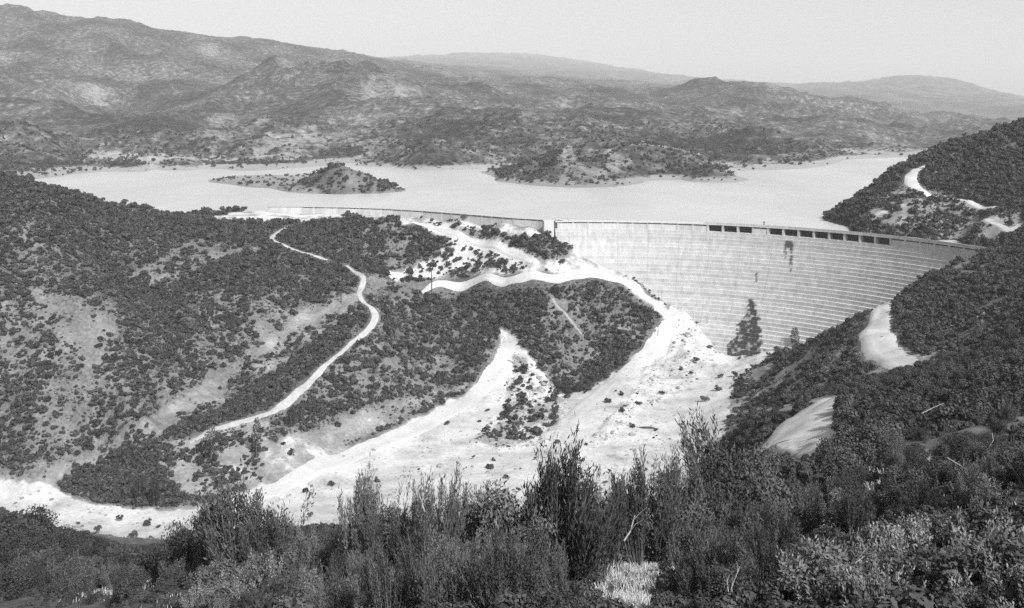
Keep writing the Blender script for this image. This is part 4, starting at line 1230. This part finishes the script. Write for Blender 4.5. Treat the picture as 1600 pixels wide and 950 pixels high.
# rocks of the cut bank and the mound between the washes
def rock_mesh(seed):
    import bmesh
    rng = np.random.default_rng(seed)
    bm = bmesh.new(); bmesh.ops.create_icosphere(bm, subdivisions=2, radius=.5)
    o = rng.uniform(0, 50)
    for v in bm.verts:
        k = 1 + .7 * (float(vnoise(np.array(v.co.x * 2.3 + o), np.array(v.co.y * 2.3 + v.co.z * 1.7), seed)) - .5)
        v.co = Vector((v.co.x * k * 1.25, v.co.y * k, v.co.z * k * .75))
    me = bpy.data.meshes.new('boulder'); bm.to_mesh(me); bm.free(); me.materials.append(M_ROCK)
    return me
ROCKS = [rock_mesh(500 + i) for i in range(5)]
def rocks(line, n, size, dmin, label, group, jit=6):
    P = np.array(line, float); L = np.r_[0, np.cumsum(np.hypot(*np.diff(P, axis=0).T))]
    for i in range(n):
        t = rnd.uniform(0, L[-1]); px = np.interp(t, L, P[:, 0]) + rnd.gauss(0, jit); py = np.interp(t, L, P[:, 1]) + rnd.gauss(0, jit * .5)
        p = pick(px, py, dmin); sz = size * rnd.uniform(.5, 1.5)
        o = obj('boulder', rnd.choice(ROCKS), loc=(p.x, p.y, p.z + sz * .1)); o.scale = (sz, sz, sz * rnd.uniform(.7, 1.1)); o.rotation_euler = (rnd.uniform(-.3, .3), rnd.uniform(-.3, .3), rnd.uniform(0, 6))
        later(o, *label, 'boulder', group)
rocks([(608, 664), (625, 655), (640, 645), (665, 635), (700, 618)], 10, 1.6, 250, ('boulder', 'in the broken bank above the broad pale road'), 'boulders in the road bank', 3)
rocks([(765, 690), (775, 680), (790, 670), (805, 665), (815, 672)], 10, 1.5, 250, ('boulder', 'in the rock pile between the two washes'), 'boulders between the washes', 4)
rocks([(800, 560), (830, 585), (850, 605), (835, 625)], 10, 1.3, 300, ('boulder', 'on the eroded slope below the gully'), 'boulders on the eroded slope', 6)
rocks([(1080, 468), (1100, 500), (1118, 532), (1128, 548)], 10, 1.2, 380, ('dark boulder', 'along the left foot of the dam'), 'boulders at the dam foot', 2)
rocks([(1060, 510), (1080, 525), (1050, 540)], 8, 1.2, 380, ('boulder', 'on the rubble slope below the dam foot'), 'boulders on the rubble slope', 6)
rocks([(1310, 690), (1440, 720), (1490, 730)], 3, .8, 30, ('pale rock', 'among the brush on the near right slope'), 'rocks on the near slope', 8)

RLIB = bpy.data.collections.new('stone_library')
for i, me in enumerate(ROCKS): RLIB.objects.link(bpy.data.objects.new('stone_%d' % i, me))
def rubble():
    px = RNG.uniform(0, 1160, 60000); Y = RNG.uniform(245, 440, 60000); X = (px - CX) / F * Y
    Z = height(X, Y); py = HY + (EYE - Z) * F / Y
    b = np.array(cover(px, py, X, Y, Z)[0])
    dn = .02 + .12 * (fbm(X / 14, Y / 14, 33, 3) > .56)
    dn[in_poly(px, py, [(795, 545), (840, 570), (890, 625), (870, 690), (780, 705), (735, 690), (790, 640)])] = .55
    dn[in_poly(px, py, [(1030, 500), (1080, 480), (1130, 545), (1080, 600), (1000, 640), (940, 700), (920, 690), (1000, 600)])] = .4
    k = (b > .8) & (RNG.random(len(px)) < dn)
    X, Y, Z = X[k], Y[k], Z[k]
    S = RNG.lognormal(-.9, .55, len(X))
    scrub_field('rubble', 'loose stones and rubble strewn over the pale valley floor', X, Y, Z, S, RLIB, len(ROCKS))
rubble()

# dead branches and stalks in the foreground
def twig(d, pts, r, label, forks=2):
    P = [world_of(px, py, d + 0.12 * k) for k, (px, py) in enumerate(pts)]
    base = P[0].copy()
    root = obj('dead_branch', None, loc=base); tag(root, label, 'branch', 'dead branches in the near brush')
    Q = [p - base for p in P]
    r *= .6
    m = MB(); m.tube(Q, list(np.linspace(r, r * .35, len(Q))), 6); m.build('stalk', M_DEAD, root)
    for k in range(forks):
        q = Q[min(len(Q) - 2, 1 + k)]; e = q + Vector((rnd.uniform(-.2, .2), rnd.uniform(-.1, .1), rnd.uniform(.12, .3)))
        m = MB(); m.tube([q, (q + e) / 2 + Vector((rnd.uniform(-.03, .03), 0, .02)), e], [r * .5, r * .35, r * .2], 5); m.build('twig', M_DEAD, root)
twig(17.6, [(664, 800), (656, 775), (648, 755), (640, 738)], .016, 'bare stick leaning out of the dark pointed brush', 0)
twig(18.4, [(703, 800), (706, 760), (709, 720), (706, 690)], .009, 'tall thin dry stalk standing above the brush', 0)
twig(14.5, [(975, 845), (985, 830), (990, 812), (992, 805)], .022, 'pale forked dead branch at the grass hollow', 2)
twig(13, [(1146, 938), (1143, 918), (1152, 895), (1156, 885)], .018, 'pale branching dead twig at the bottom edge', 2)
twig(13.2, [(1138, 925), (1136, 908), (1140, 898)], .014, 'short pale dead twig beside the branching one', 0)
twig(30, [(1545, 700), (1552, 688), (1550, 676)], .03, 'curved pale dead branch near the right edge', 0)
twig(30, [(1560, 742), (1576, 728), (1580, 712)], .03, 'forked pale dead branch at the right edge below the curved one', 1)
twig(26, [(1480, 715), (1505, 730), (1530, 745), (1545, 757)], .022, 'long pale stick lying slanted on the right slope', 1)
twig(40, [(1440, 646), (1460, 636), (1475, 630)], .03, 'pale stick lying on the upper near slope', 1)
twig(12, [(1500, 870), (1512, 850), (1516, 835)], .014, 'short pale twig among the blossoming shrubs', 1)
twig(12.5, [(1330, 905), (1336, 880), (1352, 868)], .013, 'thin dark twig among the leafy shrubs in the corner', 1)

# dry grass
def grass(name, label, spots, n, hgt, mat):
    rng = np.random.default_rng(77)
    P, H = [], []
    for (px, d, rx, rd, wgt) in spots:
        k = int(n * wgt)
        q = rng.normal(px, rx, k); dd = d + rd * rng.uniform(-1.5, 1.5, k) * np.sqrt(rng.random(k)); kk = fbm(q / 14, dd * 1.3, 47, 3) > .42; q = q[kk]; dd = dd[kk]; k = len(dd)
        X = (q - CX) / F * dd
        P.append(np.c_[X, dd, height(X, dd)]); H.append(hgt * rng.uniform(.5, 1.3, k) * (1 if d < 40 else 1.6))
    P = np.concatenate(P); H = np.concatenate(H)[:, None]; n = len(P)
    A = np.array([0, 0, 1]) + rng.normal(0, .33, (n, 3)); A /= np.linalg.norm(A, axis=1, keepdims=True)
    B = np.cross(A, rand_dirs(n, rng)); B /= np.linalg.norm(B, axis=1, keepdims=True)
    w = np.where(P[:, 1:2] < 30, .006, .014)
    M1 = P + A * H * .55; T = M1 + (A + np.array([0, 0, -.2]) + rng.normal(0, .25, (n, 3))) * H * .45
    V = np.stack([P - B * w, P + B * w, M1 + B * w * .7, M1 - B * w * .7, T], 1).reshape(-1, 3)
    k5 = np.arange(n)[:, None] * 5
    me = mesh_np(name, V, np.concatenate([k5 + np.array([0, 1, 2, 3]), k5 + np.array([3, 2, 4, 4])]))
    me.validate()
    attr(me, 'tone', np.repeat(rng.uniform(0, 1, n), 5))
    tag(obj(name, me, mat), label, kind='stuff')
grass('grass', 'dry pale grass in hollows of the near slope', [(990, 17, 30, 2.6, 6000), (1000, 22, 34, 3, 3000), (1200, 14, 45, 1.5, 3500), (210, 66, 40, 12, 5000), (1300, 17, 20, 2, 1500), (870, 17, 60, 2, 1200), (1420, 45, 40, 8, 1500), (1250, 26, 100, 5, 1200), (1480, 20, 70, 3, 1000), (600, 17, 80, 2, 1000), (350, 40, 60, 6, 800)], 1, .26, M_GRASS)

# low undergrowth and litter between the near shrubs
def undergrowth():
    n = 9000
    px = RNG.uniform(-60, 1680, n); d = np.exp(RNG.uniform(math.log(8), math.log(70), n)); X = (px - CX) / F * d
    Z = height(X, d)
    keep = (fbm(X / 1.7, d / 1.7, 55, 3) > .42) & ~((np.abs(px - 985) < 48) & (d > 13) & (d < 26)) & ~((px > 150) & (px < 270) & (d > 50))
    X, d, Z = X[keep], d[keep], Z[keep]
    S = RNG.lognormal(-1.15, .35, len(X)) * np.interp(d, [8, 70], [.8, 1.7])
    scrub_field('undergrowth', 'low undergrowth and litter between the near shrubs', X, d, Z - .02, S, LIB2, len(FINE))
undergrowth()
settle_labels()
